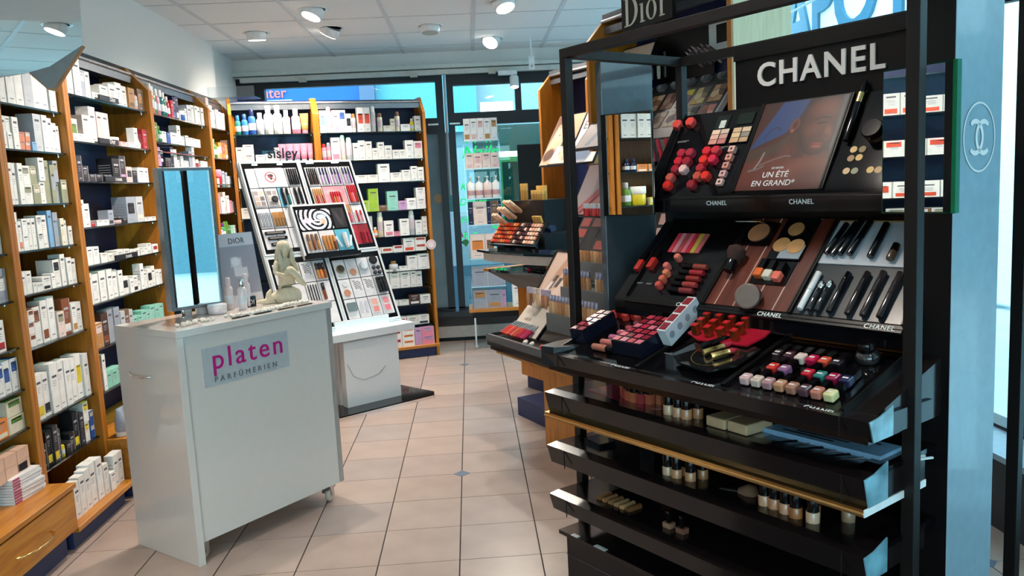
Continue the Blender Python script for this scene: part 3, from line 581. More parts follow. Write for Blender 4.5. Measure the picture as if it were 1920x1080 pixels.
# counter mirror
mp0, mp1 = Vector((-1.335, 3.564)), Vector((-1.160, 3.739)); dM = (mp1-mp0).normalized(); ML = (mp1-mp0).length
FM = T(mp0.x, mp0.y, CH) @ RZ(math.degrees(math.atan2(dM.y, dM.x)))
cm_ = thing('counter_mirror', 'upright make-up mirror in brushed steel frame standing on the white counter', 'mirror', FM)
BST = M('brushed_dark_steel', hexc('8C8D90'), .32, metal=.85, noise=.12, scale=90)
for nm, bx in (('frame_side', (0, .018, 0, .05, .035, .665)), ('frame_side', (ML-.014, ML, 0, .05, .035, .665)), ('frame_top', (.018, ML-.014, 0, .05, .651, .665)), ('frame_bottom', (.018, ML-.014, 0, .05, .035, .049))):
    bevel(part(nm, MB().box(*bx, BST), cm_), .001, 1)
part('back_panel', MB().box(.018, ML-.014, .03, .045, .049, .651, BST), cm_); part('mirror_glass', MB().box(.018, ML-.014, .008, .012, .049, .651, MIRROR), cm_)
for x in (.06, ML-.06): part('foot', MB().lathe([(.016, 0.0005), (.016, .004), (.008, .006), (.008, .035)], CHROME), cm_, T(x, .025, 0))
def on_counter(x, y): return T(x, y, CH+.0005)
dn = math.degrees(math.atan2(.182, .129))
ds = thing('display_card', 'grey display card with a white cosmetic box picture standing behind the counter bottles', 'sign', on_counter(-1.175, 3.813) @ RZ(dn) @ RX(-8))
part('card', MB().box(0, .225, .001, .006, 0, .355, C('B9BBC6', .4)), ds)
part('print', picture(.225, .355, [('g', 'A9ABB8', '8F92A2', .3, .6), ('p', [(0, .82), (1, .82), (1, 1), (0, 1)], 'C9CBD4', .004), ('p', [(0, .0), (1, 0), (1, .16), (0, .16)], 'D9DAE0', .004), ('p', [(.35, .42), (.36, .55), (.72, .52), (.70, .38)], 'D9DADF', .006), ('p', [(.3, .55), (.33, .68), (.6, .66), (.58, .52)], 'CFD1D8', .006), ('e', .44, .61, .1, .06, 0, 'E4E5EA', .01), ('p', [(.42, .2), (.46, .37), (.52, .37), (.47, .2)], 'A07C78', .01)], 40, 60), ds, T(0, -.0005, 0))
part('lettering', text_mesh('DIOR', .038, PRINTD, .0004, .0, 1.05), ds, T(.075, -.002, .305) @ RX(90))
solo('small_sign', MB().box(0, .045, 0, .02, 0, .05, BLACK), 'small black block sign between the counter bottles', 'sign', on_counter(-1.085, 3.84) @ RZ(40))
link('lettering', text_mesh('DI', .032, INK, .0004), T(.006, -.001, .012) @ RX(90), bpy.data.objects['small_sign'])
def cbottle(x, y, w, h, col, cap, label, kind='o'):
    bm, km = bottle(kind, w, h, col, cap); o = solo(KIND[kind][0], bm, label, 'bottle', on_counter(x, y)); part('cap', km, o); return o
KC.update({'1': 'D9C9C9', '2': 'C6C8CC', '3': 'E6DADB'}); KN.update({'1': 'rose white', '2': 'silver', '3': 'pearl'})
for x, y, w_, h_, c_, k_, lb in ((-1.155, 3.80, .040, .150, '1', '1', 'slim rose white lotion bottle before the grey display card'), (-1.09, 3.86, .04, .16, '3', '3', 'tall pearl lotion bottle behind the small black sign'),
                              (-1.085, 3.77, .040, .145, '3', '2', 'clear pearl bottle with silver cap beside the black sign'), (-1.24, 3.80, .055, .175, '1', '2', 'wide rose bottle with silver cap before the counter mirror'),
                              (-1.30, 3.66, .03, .12, '1', '2', 'thin rose bottle with silver cap nearest the mirror frame'), (-1.255, 3.70, .052, .17, '1', '2', 'square rose bottle with silver cap close to the mirror glass')):
    o = cbottle(x, y, w_, h_, c_, k_, lb)
    for ch in o.children: ch.data = ch.data.copy(); ch.data.materials[0] = CHROME if k_ == '2' else ch.data.materials[0]
jm = MB().lathe([(.036, 0), (.042, .006), (.042, .022), (.040, .026)], C('E6DADB', .2, coat=.4), 24); j = solo('cream_jar', jm, 'low round white cream jar at the front of the counter', 'jar', on_counter(-1.175, 3.675))
part('lid', MB().lathe([(.042, .026), (.043, .028), (.043, .042), (.040, .045)], C('EDE4E4', .2), 24), j)
# white bead garland and black tile strips
gl = MB(); rr = random.Random(3)
for k in range(170):
    t = k/170; x = .08+t*(CL-.13)+rr.uniform(-.01, .01); y = .07+.05*math.sin(t*9)*.5+rr.uniform(0, .055)
    if .22 < t < .33: continue
    gl.lathe([(.001, 0), (.007, .003), (.008, .007), (.005, .012), (.001, .013)], M('bead_white', hexc('EDE6DC'), .5), 6, cx=x, cy=y)
o = solo('bead_garland', gl, 'white shell garland spread along the counter top', 'garland', FC @ T(0, 0, CH+.0005)); o['kind'] = 'stuff'
for k, x in enumerate((.30, .42, .55, .66)): solo('brush_swab', MB().box(0, .09, 0, .012, 0, .004, BLACKM).box(.09, .11, .003, .009, .0, .003, WHITEM), 'thin black strip on the counter edge, %s from left' % nth(k), 'strip', FC @ T(x, .035, CH+.0005) @ RZ(4), 'black strips along the counter edge')

# ------------------------------------------------------------------ mermaid statue (one skinned body)
def skinned(name, chain_pts, edges, radii, mat, root=0, sub=2):
    me = bpy.data.meshes.new(name); me.from_pydata(chain_pts, edges, []); o = bpy.data.objects.new(name, me); COL.objects.link(o)
    m = o.modifiers.new('s', 'SKIN'); m.use_smooth_shade = True; s = o.modifiers.new('u', 'SUBSURF'); s.levels = s.render_levels = sub
    for i, v in enumerate(me.skin_vertices[0].data):
        r = radii[i]; v.radius = r if isinstance(r, tuple) else (r, r); v.use_root = (i == root)
    dg = bpy.context.evaluated_depsgraph_get(); out = bpy.data.meshes.new_from_object(o.evaluated_get(dg)); bpy.data.objects.remove(o)
    out.materials.clear(); out.materials.append(mat); out.polygons.foreach_set('use_smooth', [True]*len(out.polygons)); out.name = name; return out
STONE = M('cream_stone', hexc('E0CFB2'), .85, noise=.08, scale=60, bump=.15)
FMM = on_counter(-.925, 3.985) @ RZ(38)
ms = thing('mermaid_statue', 'cream stone mermaid figurine with long hair and curled fish tail on the counter', 'figurine', FMM)
P_ = [(.0, .0, .045), (.0, .01, .10), (.0, .012, .155), (.0, .012, .195), (.0, .008, .222), (0, 0, .262),       # pelvis..head 0-5
      (.045, .0, .200), (.062, -.01, .145), (.03, -.055, .125), (-.0, -.07, .135),                              # arm R 6-9
      (-.045, .0, .200), (-.062, -.02, .15), (-.04, -.06, .13), (-.01, -.075, .14),                             # arm L 10-13
      (.045, -.045, .085), (.02, -.07, .175), (.04, -.085, .11), (.065, -.09, .075),                            # raised leg-like tail bend 14-17
      (-.05, .0, .04), (-.11, .0, .035), (-.15, .0, .045), (-.17, .0, .07)]
P_ = [(0, 0, .040), (0, .012, .095), (0, .014, .150), (0, .012, .195), (0, .008, .218), (0, 0, .255),
      (.044, .004, .198), (.064, -.004, .140), (.040, -.045, .105),
      (-.044, .004, .198), (-.062, -.012, .145), (-.030, -.058, .135),
      (.010, -.040, .055), (-.005, -.055, .170), (.052, -.052, .095), (.078, -.050, .072),
      (-.045, .0, .034), (-.095, .004, .028)]
E_ = [(0, 1), (1, 2), (2, 3), (3, 4), (4, 5), (3, 6), (6, 7), (7, 8), (3, 9), (9, 10), (10, 11), (0, 12), (12, 14), (14, 13), (14, 15), (0, 16), (16, 17)]
P_[12] = (.045, -.02, .045); E_ = [(0, 1), (1, 2), (2, 3), (3, 4), (4, 5), (3, 6), (6, 7), (7, 8), (3, 9), (9, 10), (10, 11), (1, 13), (13, 14), (14, 15), (0, 12), (0, 16), (16, 17)]
R_ = [(.050, .040), (.034, .028), (.034, .026), (.026, .020), .012, (.023, .026), .014, .012, .008, .014, .012, .008, (.030, .028), (.026, .022), (.020, .018), .008, (.036, .032), (.014, .012)]
part('body', skinned('body', P_, E_, R_, STONE, 0, 2), ms)
bs = MB()
bs.lathe([(.060, 0), (.066, .006), (.068, .03), (.058, .055), (.03, .07)], STONE, 22, sx=1.05, sy=.75)
part('scaly_seat', bs, ms)
tf = MB(); tf.prism([(-.06, .0), (-.09, .03), (-.085, .072), (-.105, .055), (-.115, .025), (-.155, .022), (-.17, .012), (-.12, .0)], -.012, .012, STONE)
tfo = part('tail_fin', tf, ms); bevel(tfo, .004, 2)
hdm = MB(); hdm.lathe([(.002, -.040), (.011, -.036), (.019, -.024), (.0235, -.006), (.0245, .010), (.021, .026), (.012, .035), (.001, .038)], STONE, 20, X=T(0, -.004, .258), sx=.92, sy=1.0)
part('head', hdm, ms)
hr = MB()
hr.lathe([(.029, -.012), (.032, .004), (.030, .022), (.021, .035), (.001, .041)], STONE, 20, X=T(0, .006, .262) @ RX(-14), sx=1.0, sy=1.0)
for k in range(17):
    a = math.radians(-8+k*196/16); x0, y0 = .028*math.cos(a), .006+.026*math.sin(a)
    hr.tube([(x0*.85, y0*.9, .275), (x0*1.12, y0*1.1+.002, .250), (x0*1.25+.003*math.sin(k*1.7), y0*1.1+.004, .222), (x0*1.45-.003*math.sin(k*1.3), y0*1.1+.004, .192), (x0*1.35, y0*1.0+.002, .160+.010*math.sin(k*2))], .006, STONE, 6, rs=[.007, .0085, .0085, .008, .003])
for s_ in (-1, 1):
    for q in range(3): hr.tube([(s_*(.026+.003*q), -.008-.002*q, .262), (s_*(.029+.003*q), -.012-.002*q, .235), (s_*(.026+.005*q), -.018-.002*q, .205), (s_*(.032+.005*q), -.016, .178+.006*q)], .006, STONE, 6, rs=[.006, .007, .007, .003])
part('hair', hr, ms)
fc = MB(); fc.lathe([(.0005, -.007), (.0042, -.004), (.003, .006), (.0005, .012)], STONE, 8, X=T(0, -.0285, .252)).lathe([(.0005, -.0065), (.003, 0), (.0005, .0065)], STONE, 8, X=T(0, -.0255, .2365) @ RY(90)).lathe([(.0005, -.004), (.002, 0), (.0005, .004)], STONE, 8, X=T(0, -.0245, .2325) @ RY(90))
for s_ in (-1, 1):
    fc.lathe([(.0003, -.005), (.0032, 0), (.0003, .005)], STONE, 8, X=T(s_*.0095, -.0248, .258) @ RY(90)); fc.tube([(s_*.004, -.0275, .2645), (s_*.010, -.0268, .2665), (s_*.016, -.0225, .2645)], .0016, STONE, 5)
for s_ in (-1, 1):
    for q in range(4): fc.tube([(s_*.034-s_*.0, -.052, .112+.004*q), (s_*.020, -.062, .112+.005*q), (s_*.012, -.066, .110+.005*q)], .0024, STONE, 5)
part('face_and_fingers', fc, ms)

# ================================================================== leaning cosmetics display by the rear shelves
azs = math.radians(52.8); su = Vector((math.sin(azs), math.cos(azs))); W_S = .905; BRs = Vector((-.555, 5.914))
O_ = BRs-su*W_S; FS = T(O_.x, O_.y, 0) @ RZ(math.degrees(math.atan2(su.y, su.x)))
sd = thing('cosmetics_display', 'large white leaning cosmetics display with tester cards on a column behind the counter', 'display stand', FS)
bevel(part('column', MB().box(.36, .80, -.10, -.03, .02, .50, WHITE).box(.36, .80, .0, .25, .02, .62, WHITE).box(.36, .80, -.10, .1, .48, .5, WHITE), sd), .003)
sq = part('floor_plate', MB().prism([(.15, .30), (.20, -.26), (.98, -.26), (1.02, -.20), (.95, .30)], 0, .025, BLACK, 'Z').prism([(.16, -.2), (.21, -.27), (.97, -.27), (1.01, -.2)], 0, .018, CHROME, 'Z'), sd)
bevel(part('tray', MB().box(-.02, W_S+.03, -.13, .06, .50, .555, WHITE), sd), .003)
part('light_panel', MB().box(.0, W_S+.01, -.12, .0, .555, .558, M('lit_panel_glow', (.75, .93, 1), .3, emit=1.0)), sd)
part('cable', MB().tube([(.38, -.102, .33), (.42, -.103, .24), (.5, -.104, .2), (.62, -.103, .22), (.68, -.102, .27)], .0015, C('8C8C8C')), sd, label='thin grey cable hanging on the column')
tl = math.degrees(math.atan2(.588, 1.212)); HS = math.hypot(.588, 1.212)
TS = T(0, 0, .562) @ RX(-tl)          # panel frame: x right, z up the slope, y into the panel
pn = part('panel', MB().box(0, W_S, 0, .04, 0, HS, WHITE), sd, TS)
def sisley_group(x0, x1, z0, z1, nx, nz, skip=(), proud=0):
    b = part('black_inset', MB().box(x0, x1, -.004-proud, 0, z0, z1, BLACK).box(x0-.012, x1+.012, -.008-proud, -.001, z1, z1+.012, WHITE).box(x0-.012, x1+.012, -.008-proud, -.001, z0-.012, z0, WHITE).box(x0-.012, x0, -.008-proud, -.001, z0, z1, WHITE).box(x1, x1+.012, -.008-proud, -.001, z0, z1, WHITE), sd, TS)
    dx, dz = (x1-x0-.03)/nx, (z1-z0-.07)/nz; cells = {}
    for i in range(nx):
        for k in range(nz):
            if (i, k) in skip: continue
            cx0, cz0 = x0+.015+i*dx+.003, z0+.03+k*dz+.003
            part('tester_card', MB().box(cx0, cx0+dx-.006, -.008-proud, -.004-proud, cz0, cz0+dz-.006, C('DEDCDF', .35)), b)
            cells[(i, k)] = (cx0, cz0, dx-.006, dz-.006)
    return b, cells
MX = .46
g1, c1 = sisley_group(.02, MX-.015, .62, HS-.02, 4, 4)
g2, c2 = sisley_group(MX+.015, W_S-.02, .60, HS-.02, 4, 4)
g3, c3 = sisley_group(.02, MX-.02, .03, .58, 4, 3)
g4, c4 = sisley_group(MX+.01, W_S-.02, .03, .565, 4, 3)
def onS(x, z, y=-.009): return FS @ TS @ T(x, y, z)
def sticks(cell, n, cols, hh=.8, rad=.005, word='mascara', side='', cap='k', tip=None):
    x, z, w_, h_ = cell; 
    for k in range(n):
        c = cols[k % len(cols)]; px = x+w_*(k+.8)/(n+.6); r = min(rad, w_/(n*2.3)); L = h_*hh
        o = solo('cosmetic_stick', MB().lathe([(r*.9, 0), (r, .003), (r, L*.55)], C(KC[c], .25), 8), '%s %s tester, %s from left, %s' % (KN[c], word, nth(k), side), 'make-up tester', onS(px, z+h_*.08, -.009-r), 'testers on the leaning white display')
        part('cap', MB().lathe([(r*1.02, L*.55), (r*1.02, L*.97), (r*.9, L)], C(KC[cap], .2), 8), o)
sticks(c1[(3, 3)], 5, 'k', .85, .007, 'brush', 'top card left of display middle')
sticks(c2[(0, 3)], 5, 'kD', .85, .006, 'pencil', 'top left card, right half'); sticks(c2[(0, 2)], 5, 'drP', .8, .006, 'lip gloss', 'second card, right half', 'd')
for i in (1, 2, 3): sticks(c2[(i, 3)], 3, 'vzV', .85, .007, 'lipstick', '%s upper lipstick card' % nth(i-1), 'n')
pink = part('print', picture(c2[(1, 2)][2]*2, c2[(1, 2)][3], [('g', 'E9A8AE', 'DE8C98', .3, .7), ('e', .3, .7, .2, .1, 0, 'F0B8BC', .1)], 12, 12), g2, T(c2[(1, 2)][0], -.0085, c2[(1, 2)][1]), 'pink picture card')
sticks((c2[(1, 2)][0]+.04, c2[(1, 2)][1], .10, c2[(1, 2)][3]), 5, 'rdRPB', .6, .008, 'lipstick', 'pink picture card', 'r')
sticks(c2[(3, 2)], 5, 'rRPrB', .9, .008, 'lipstick', 'right red lipstick card', 'r')
sticks(c2[(2, 1)], 4, 'OdrP', .9, .007, 'gloss', 'centre right card', 'd'); sticks(c2[(3, 1)], 2, 'rP', .6, .007, 'gloss', 'right edge card', 'r')
part('print', picture(c2[(2, 0)][2]*2, c2[(2, 0)][3], [('bg', 'A81C30'), ('e', .2, .7, .12, .2, 0, 'D87A7A', .03), ('e', .6, .3, .1, .12, 0, '7A1020', .02), ('e', .85, .7, .1, .15, 0, 'D04A3A', .02)], 16, 16), g2, T(c2[(2, 0)][0], -.0085, c2[(2, 0)][1]), 'deep red lipstick picture card')
for q in range(15): solo('lipstick_end', MB().lathe([(.008, 0), (.008, .006)], C(('8A1428', 'C83848', 'A82038')[q % 3], .25), 12), 'round red lipstick end, %s in %s row of the deep red card' % (('left', 'middle', 'right')[q % 3], nth(q//3)), 'lipstick', onS(c2[(3, 0)][0]+.016+.027*(q % 3), c2[(3, 0)][1]+.012+.0195*(q//3)*1.0, -.0095) @ RX(90), 'lipstick ends on the red card')
part('print', MB().box(0, c2[(3, 0)][2], -.0088, -.008, 0, c2[(3, 0)][3], C('8E1828', .4)), g2, T(c2[(3, 0)][0], 0, c2[(3, 0)][1]), 'deep red card')
# no-touching sign and small printed palettes
tx, tz, tw, th = c1[(0, 3)]
sg = solo('no_touch_sign', MB().box(0, tw*2.2, 0, .003, 0, th, C('F0F0F0', .5)), 'white card with red no touching symbol on the leaning display', 'sign', onS(tx+tw*.75, tz, -.013))
part('red_ring', ring(.036, .043, C('D23A44', .5), 32), sg, T(tw*1.1, -.001, th*.52)); part('slash', MB().box(-.04, .04, -.0015, -.0005, -.003, .003, C('D23A44', .5)), sg, T(tw*1.1, 0, th*.52) @ RY(35))
part('hand_symbol', MB().prism([(-.02, .02), (.012, .026), (.024, .012), (.012, -.004), (.008, -.02), (-.004, -.022), (-.006, -.006), (-.018, -.002)], -.0012, 0, C('2A2022', .5)), sg, T(tw*1.1, 0, th*.52))
def palette(F, w_, h_, cols, nx, nz, label, cat='palette', base='D8D4D6', group=None, name='eyeshadow_palette', gap=.12, th=.006):
    o = solo(name, MB().box(0, w_, 0, th, 0, h_, C(base, .3)), label, cat, F, group); dx, dz = w_/nx, h_/nz
    for k in range(nx*nz):
        i, j = k % nx, k//nx; part('colour_pan', MB().box(i*dx+dx*gap, (i+1)*dx-dx*gap, -.001, 0, j*dz+dz*gap, (j+1)*dz-dz*gap, C(cols[k % len(cols)], .6)), o)
    return o
for q, (cell, cl) in enumerate(((c1[(0, 2)], ['B9A08C', '8C7E7C', 'C9B4A4', '6E6264', 'A89A9C', 'D9C8B4']), (c1[(1, 2)], ['8C8480', 'B0A49C', 'C9BFB4', '5E5656']))):
    x, z, w_, h_ = cell; palette(onS(x+.008, z+.01, -.0145), w_-.016, h_-.03, cl, 2, 3, '%s eyeshadow tester block, left part of the display' % ('beige', 'grey')[q])
def compact(F, r, cols, label, cat='compact'):
    o = solo('powder_compact', MB().lathe([(r, 0), (r*1.02, .004), (r*1.0, .010), (r*.9, .013)], C(cols[0], .25, coat=.3), 24), label, cat, F @ RX(90))
    part('lid_top', MB().lathe([(r*.8, .0131), (r*.78, .0145)], C(cols[1], .3), 24), o); return o
x, z, w_, h_ = c1[(1, 2)]; compact(onS(x+w_*.6, z+h_*.4, -.015), .024, ('1A1A1C', '3A3A3E'), 'black round powder compact on the left of the display')
sticks(c1[(2, 2)], 2, 'kt', .85, .011, 'mascara', 'blue card', 'k'); part('print', MB().box(0, w_*.5, -.0088, -.008, 0, h_, C('6FB4CC')), g1, T(c1[(2, 2)][0], 0, c1[(2, 2)][1]), 'light blue card strip')
sticks(c1[(3, 2)], 2, 'k', .85, .011, 'mascara', 'card beside the screen', 'k')
sticks(c1[(0, 1)], 7, 'gz', .7, .005, 'pencil', 'silver pencil card', 'z'); sticks(c1[(1, 1)], 8, 'dx', .7, .005, 'pencil', 'gold pencil card', 'd')
for k, (zz, wd) in enumerate(((.72, .15), (.45, .14), (.15, .11))):
    x, z, w_, h_ = c1[(0, 0)]; solo('brow_kit', MB().box(0, wd, 0, .012, 0, .02, BLACK).box(.01, wd-.02, -.001, 0, .004, .015, C('7A726A')), 'flat black brow compact, %s from top on the lower left card' % nth(k), 'compact', onS(x+.012+.012*k, z+h_*zz, -.021))
# raised centre screen
cx0, cx1, cz0, cz1 = .275, .715, .545, .965
cs = part('centre_frame', MB().box(cx0, cx1, -.045, -.009, cz0, cz1, WHITE).box(cx0+.015, cx1-.015, -.048, -.045, cz0+.015, cz1-.015, BLACK), sd, TS, 'raised framed centre module')
scr = part('screen', picture(.26, .16, [('swirl', .62, .5, 46, 'E4E4EC', '141418'), ('e', .28, .45, .14, .13, 0, 'E8B8C4', .02), ('e', .72, .38, .09, .12, 0, 'E9A080', .03), ('e', .7, .62, .12, .1, 0, 'CFE6F8', .05), ('l', [(.3, .45), (.7, .4)], .012, 'F0D8DC', .01)], 70, 44, attrmat('screen_image', .2, .6)), cs, T(cx0+.03, -.0485, cz0+.215), 'lit screen with swirl picture')
for i in range(3):
    part('tester_card', MB().box(cx0+.03+i*.125, cx0+.03+i*.125+.118, -.051, -.048, cz0+.035, cz0+.20, C(('DEDCDF', 'DEDCDF', '5FB4CC')[i], .35)), cs)
part('print', picture(.10, .16, [('bg', '1C1A1E'), ('e', .4, .5, .14, .4, 20, '4A4048', .1), ('e', .8, .6, .1, .4, -10, '3A3438', .1)], 10, 16), cs, T(cx0+.305, -.0485, cz0+.215), 'dark brush picture')
sticks((cx0+.03, cz0+.04, .118, .16), 3, 'dBd', .75, .011, 'foundation', 'centre module left card', 'x')
sticks((cx0+.155, cz0+.03, .118, .14), 4, 'dOdB', .8, .011, 'foundation', 'centre module middle card', 'd')
for o in list(COL.objects):
    if o.name.startswith('cosmetic_stick') and 'centre module' in o['label']: o.matrix_basis = o.matrix_basis @ T(0, -.043, 0)
tb = solo('cream_tube', MB().lathe([(.013, 0), (.017, .03), (.018, .10)], C('E9EEF0', .3), 12), 'white cream tube on the turquoise card of the display', 'tube', onS(cx0+.34, cz0+.06, -.071)); part('cap', MB().lathe([(.013, 0), (.013, -.02)], C('B9C4C8')), tb)
for k, s_ in enumerate((-18, 16)): solo('spatula', MB().box(-.009, .009, 0, .004, 0, .09, C('DCE8EC', .3)), 'white spatula %s of the cream tube' % ('left', 'right')[k], 'spatula', onS(cx0+.34+(-.035, .035)[k], cz0+.06, -.056) @ RY(s_))
part('shelf_lip', MB().box(cx0, cx1, -.06, -.04, cz0-.01, cz0+.018, BLACK), cs)
# lower left cards
x, z, w_, h_ = c3[(0, 2)]
for k in range(2): solo('foundation_tube', MB().box(0, .026, 0, .02, 0, .11, C('C9A08C', .3)).box(0, .026, 0, .02, .11, .125, C('B8B0AE')), 'blush foundation tube, %s on the card behind the statue' % ('left', 'right')[k], 'tube', onS(x+.03+.07*k, z+.02, -.03))
zb = [('bg', 'E6E4E6')]+[('l', [(.05+.03*k, .95-.12*k), (.4, .9-.13*k), (.9, .8-.12*k)], .03, '2A282C', .01) for k in range(7)]
for cell in (c3[(2, 2)], c4[(1, 1)], c4[(2, 1)]):
    gg = g3 if cell is c3[(2, 2)] else g4; x, z, w_, h_ = cell; part('print', picture(w_*.8, h_*.55, zb, 14, 14), gg, T(x+w_*.1, -.0085, z+h_*.35), 'zebra striped print')
sticks(c3[(3, 2)], 3, 'dOB', .75, .011, 'foundation', 'card right of the statue', 'k'); sticks(c3[(2, 1)], 4, 'k', .8, .004, 'eye liner', 'lower card by the statue', 'k'); sticks((c3[(3, 1)][0], c3[(3, 1)][1], .05, c3[(3, 1)][3]), 1, 'B', .8, .012, 'foundation', 'lower card by the statue', 'k')
x, z, w_, h_ = c4[(0, 2)]; compact(onS(x+w_*.5, z+h_*.5, -.010), .032, ('8A7A5A', '3A322A'), 'zebra patterned gold compact, upper row right half')
for cell, cl in ((c4[(1, 2)], ('C48A6E', '2A2A2C')), (c4[(0, 1)], ('C08468', '2A2A2C'))):
    x, z, w_, h_ = cell; nm = 'upper' if cell is c4[(1, 2)] else 'middle'; gx = MB().lathe([(.026, 0), (.026, .003)], C(cl[0], .5), 24); solo('powder_pan', gx, 'tan powder pan, %s row of the right half' % nm, 'powder', onS(x+w_*.5, z+h_*.3, -.0095) @ RX(90)); solo('mirror_pan', MB().lathe([(.02, 0), (.02, .003)], C('D8D8DC', .2), 20), 'grey disc above tan powder, %s row' % nm, 'disc', onS(x+w_*.5, z+h_*.75, -.0095) @ RX(90))
x, z, w_, h_ = c4[(2, 2)]; compact(onS(x+w_*.5, z+h_*.55, -.010), .033, ('C9D4DC', 'DCE4EA'), 'silver white powder compact, upper row right half'); 
x, z, w_, h_ = c4[(3, 2)]; compact(onS(x+w_*.45, z+h_*.8, -.010), .033, ('141416', '222226'), 'large black compact at the right edge of the display')
for k in range(4): compact(onS(x+w_*(.3+.42*(k % 2)), z+h_*(.12+.26*(k//2)), -.010), .015, ('1A1A1C', '4A4A50'), 'small black pot, %s at the right edge of the display' % ('lower left', 'lower right', 'upper left', 'upper right')[k], 'pot')
sticks(c4[(3, 1)], 3, 'k', .8, .014, 'nail lacquer', 'right column middle', 'k')
x, z, w_, h_ = c4[(0, 0)]; solo('folding_mirror', MB().box(0, .07, 0, .012, 0, .06, C('6E8084', .2)), 'grey green square compact, bottom row right half', 'compact', onS(x+.012, z+.06, -.021))
x, z, w_, h_ = c4[(1, 0)]
for k in range(2): solo('eye_mask', MB().prism([(0, 0), (.018, -.004), (.03, .03), (.03, .08), (.015, .085), (.004, .05)], 0, .003, C('C4C4CC', .2)), '%s grey drop shaped mask, bottom row right half' % ('left', 'right')[k], 'mask', onS(x+.01+.042*k, z+.04, -.0125))
for i in (2, 3):
    x, z, w_, h_ = c4[(i, 0)]; palette(onS(x+.012, z+.02, -.0145), w_-.03, h_-.035, ['E08A84', 'E6A79A'] if i == 2 else ['E07A8A', 'E48C96'], 1, 2, '%s blush duo, bottom row right half' % ('peach', 'pink')[i-2], 'blush')
ts = thing('display_topper', 'clear acrylic topper sign reading sisley above the leaning display', 'sign', FS @ T(.20, .60, 1.775))
part('sign_panel', MB().box(0, .29, 0, .004, 0, .075, ACRYL), ts); part('lettering', text_mesh('sisley', .105, C('16181C', .3), .002, .012, 1.05), ts, T(.035, -.003, .022) @ RX(90)); part('lettering', text_mesh('PARIS', .022, INK, .001), ts, T(.12, -.003, .003) @ RX(90), 'small white capitals')
for x, lz, wd in ((.10, HS-.035, .04), (.29, HS-.035, .04), (.52, HS-.03, .06), (.73, HS-.03, .06), (.40, .552, .05), (.60, .552, .04)): part('led_strip', MB().box(x, x+wd, -.0095, -.0045, lz, lz+.008, M('led_glow', (.8, .93, 1), .3, emit=3)), sd, TS)

# ================================================================== acrylic tower at the back window
at = thing('acrylic_tower', 'clear acrylic product tower on castors in front of the back window', 'display stand', T(-.03, 7.35, 0))
part('base_board', MB().box(-.03, .62, 0, .34, .36, .39, WOODX).box(.0, .6, .05, .3, .30, .36, BLACKM), at)
for x in (0, .325): part('side_panel', MB().box(x, x+.006, 0, .3, .39, 2.0, ACRYL), at)
ZA = [.60, .86, 1.17, 1.41, 1.68, 1.93]
for z in ZA: part('shelf', MB().box(.006, .325, 0, .3, z-.006, z, ACRYL).box(.006, .325, -.002, 0, z-.008, z+.002, C('BFE4F0', .1)), at)
for x in (.02, .55): part('castor', MB().lathe([(.008, -.006), (.02, -.006), (.02, .006), (.008, .006)], C('C9C4B8'), 14, X=T(x, .1, .02) @ RX(90)).box(x-.008, x+.008, .09, .11, .02, .30, STEEL), at)
FA = T(-.03, 7.35, 0)
for z, sp in ((1.93, 'b5.5x20:Wd b5.5x20:Wp b5.5x20:Wp b5.5x20:Wd b5.5x20:Wd'), (1.68, 'b6.5x14:qp b6.5x14:qp b6.5x14:qp b6.5x14:qp'), (1.41, 'p6.5x20:WW p6.5x20:WW p6.5x20:qW p6.5x20:WW'), (1.17, 'b5x21:n b13x21:q b4x21:n b7x21:x b3x21:n'), (.86, 'b14x22:qO b9x22:qx b7x22:x'), (.60, 'b15x18:z b15x18:z'), (.39, 'b12x17:zd b13x17:zd b3x16:v')):
    stock(S(FA, z), .012, .32, sp, '%s level of the acrylic tower' % {1.93: 'top', 1.68: 'second', 1.41: 'third', 1.17: 'fourth', .86: 'fifth', .60: 'sixth', .39: 'base'}[z], 'stock of the acrylic tower', .03, .12)
stock(S(FA, .39), .38, .6, 'b8x24:W b8x22:W', 'base board right of the acrylic tower', 'cartons beside the acrylic tower', .03, .12)

# ================================================================== right-hand wall units
def wall_unit(label, F, L, dp=.317, outer=None, back=NAVY, notch=0):
    u = thing('wall_display_unit', label, 'shelf', F)
    for x in (0, L-.026): bevel(part('side_panel', MB().prism(([(.16, 0), (.16, notch), (0, notch)]+side_profile(dp)[1:]) if notch and x == 0 else side_profile(dp), x, x+.026, WOOD, 'X'), u), .0015, 1)
    if outer: part('beech_cladding', MB().prism([(y, z) for y, z in side_profile(dp)], L, L+.012, BEECH, 'X'), u)
    part('back_panel', MB().box(.02, L-.02, dp-.015, dp, .1, 2.34, back), u)
    part('top_rail', MB().box(.026, L-.026, .10, .125, 2.24, 2.275, DSTEEL).tube([(.026, .09, 2.30), (L-.026, .09, 2.30)], .011, STEEL).box(.026, L-.026, .09, .30, 2.305, 2.335, DSTEEL), u)
    return u
FF = T(.551, 6.05, 0) @ RZ(-90+29)
uf = wall_unit('oak wall display unit with slanted posters near the back window', FF, .60)
part('base_cabinet', MB().box(.03, .97, -.28, .3, .1, .78, WOOD).box(.06, .95, -.25, .28, 0, .1, NAVYP), uf)
part('pale_shelf', MB().box(-.08, .5, -.5, 0, .895, .915, WOODX), uf)
FD = T(.626, 4.12, 0) @ RZ(-90+25.5)
ud = wall_unit('tall oak wall display unit behind the black make-up stand', FD, 1.02, outer=True, notch=1.66)
part('base_cabinet', MB().box(-.37, 1.02, -.12, .31, .02, .515, WOOD), ud)
part('lower_board', MB().prism([(-.78, -.20), (1.05, -.20), (1.05, .31), (-.78, .31)], .515, .545, WOODX, 'Z').box(-.55, -.5, -.12, .25, .47, .515, WOOD), ud)
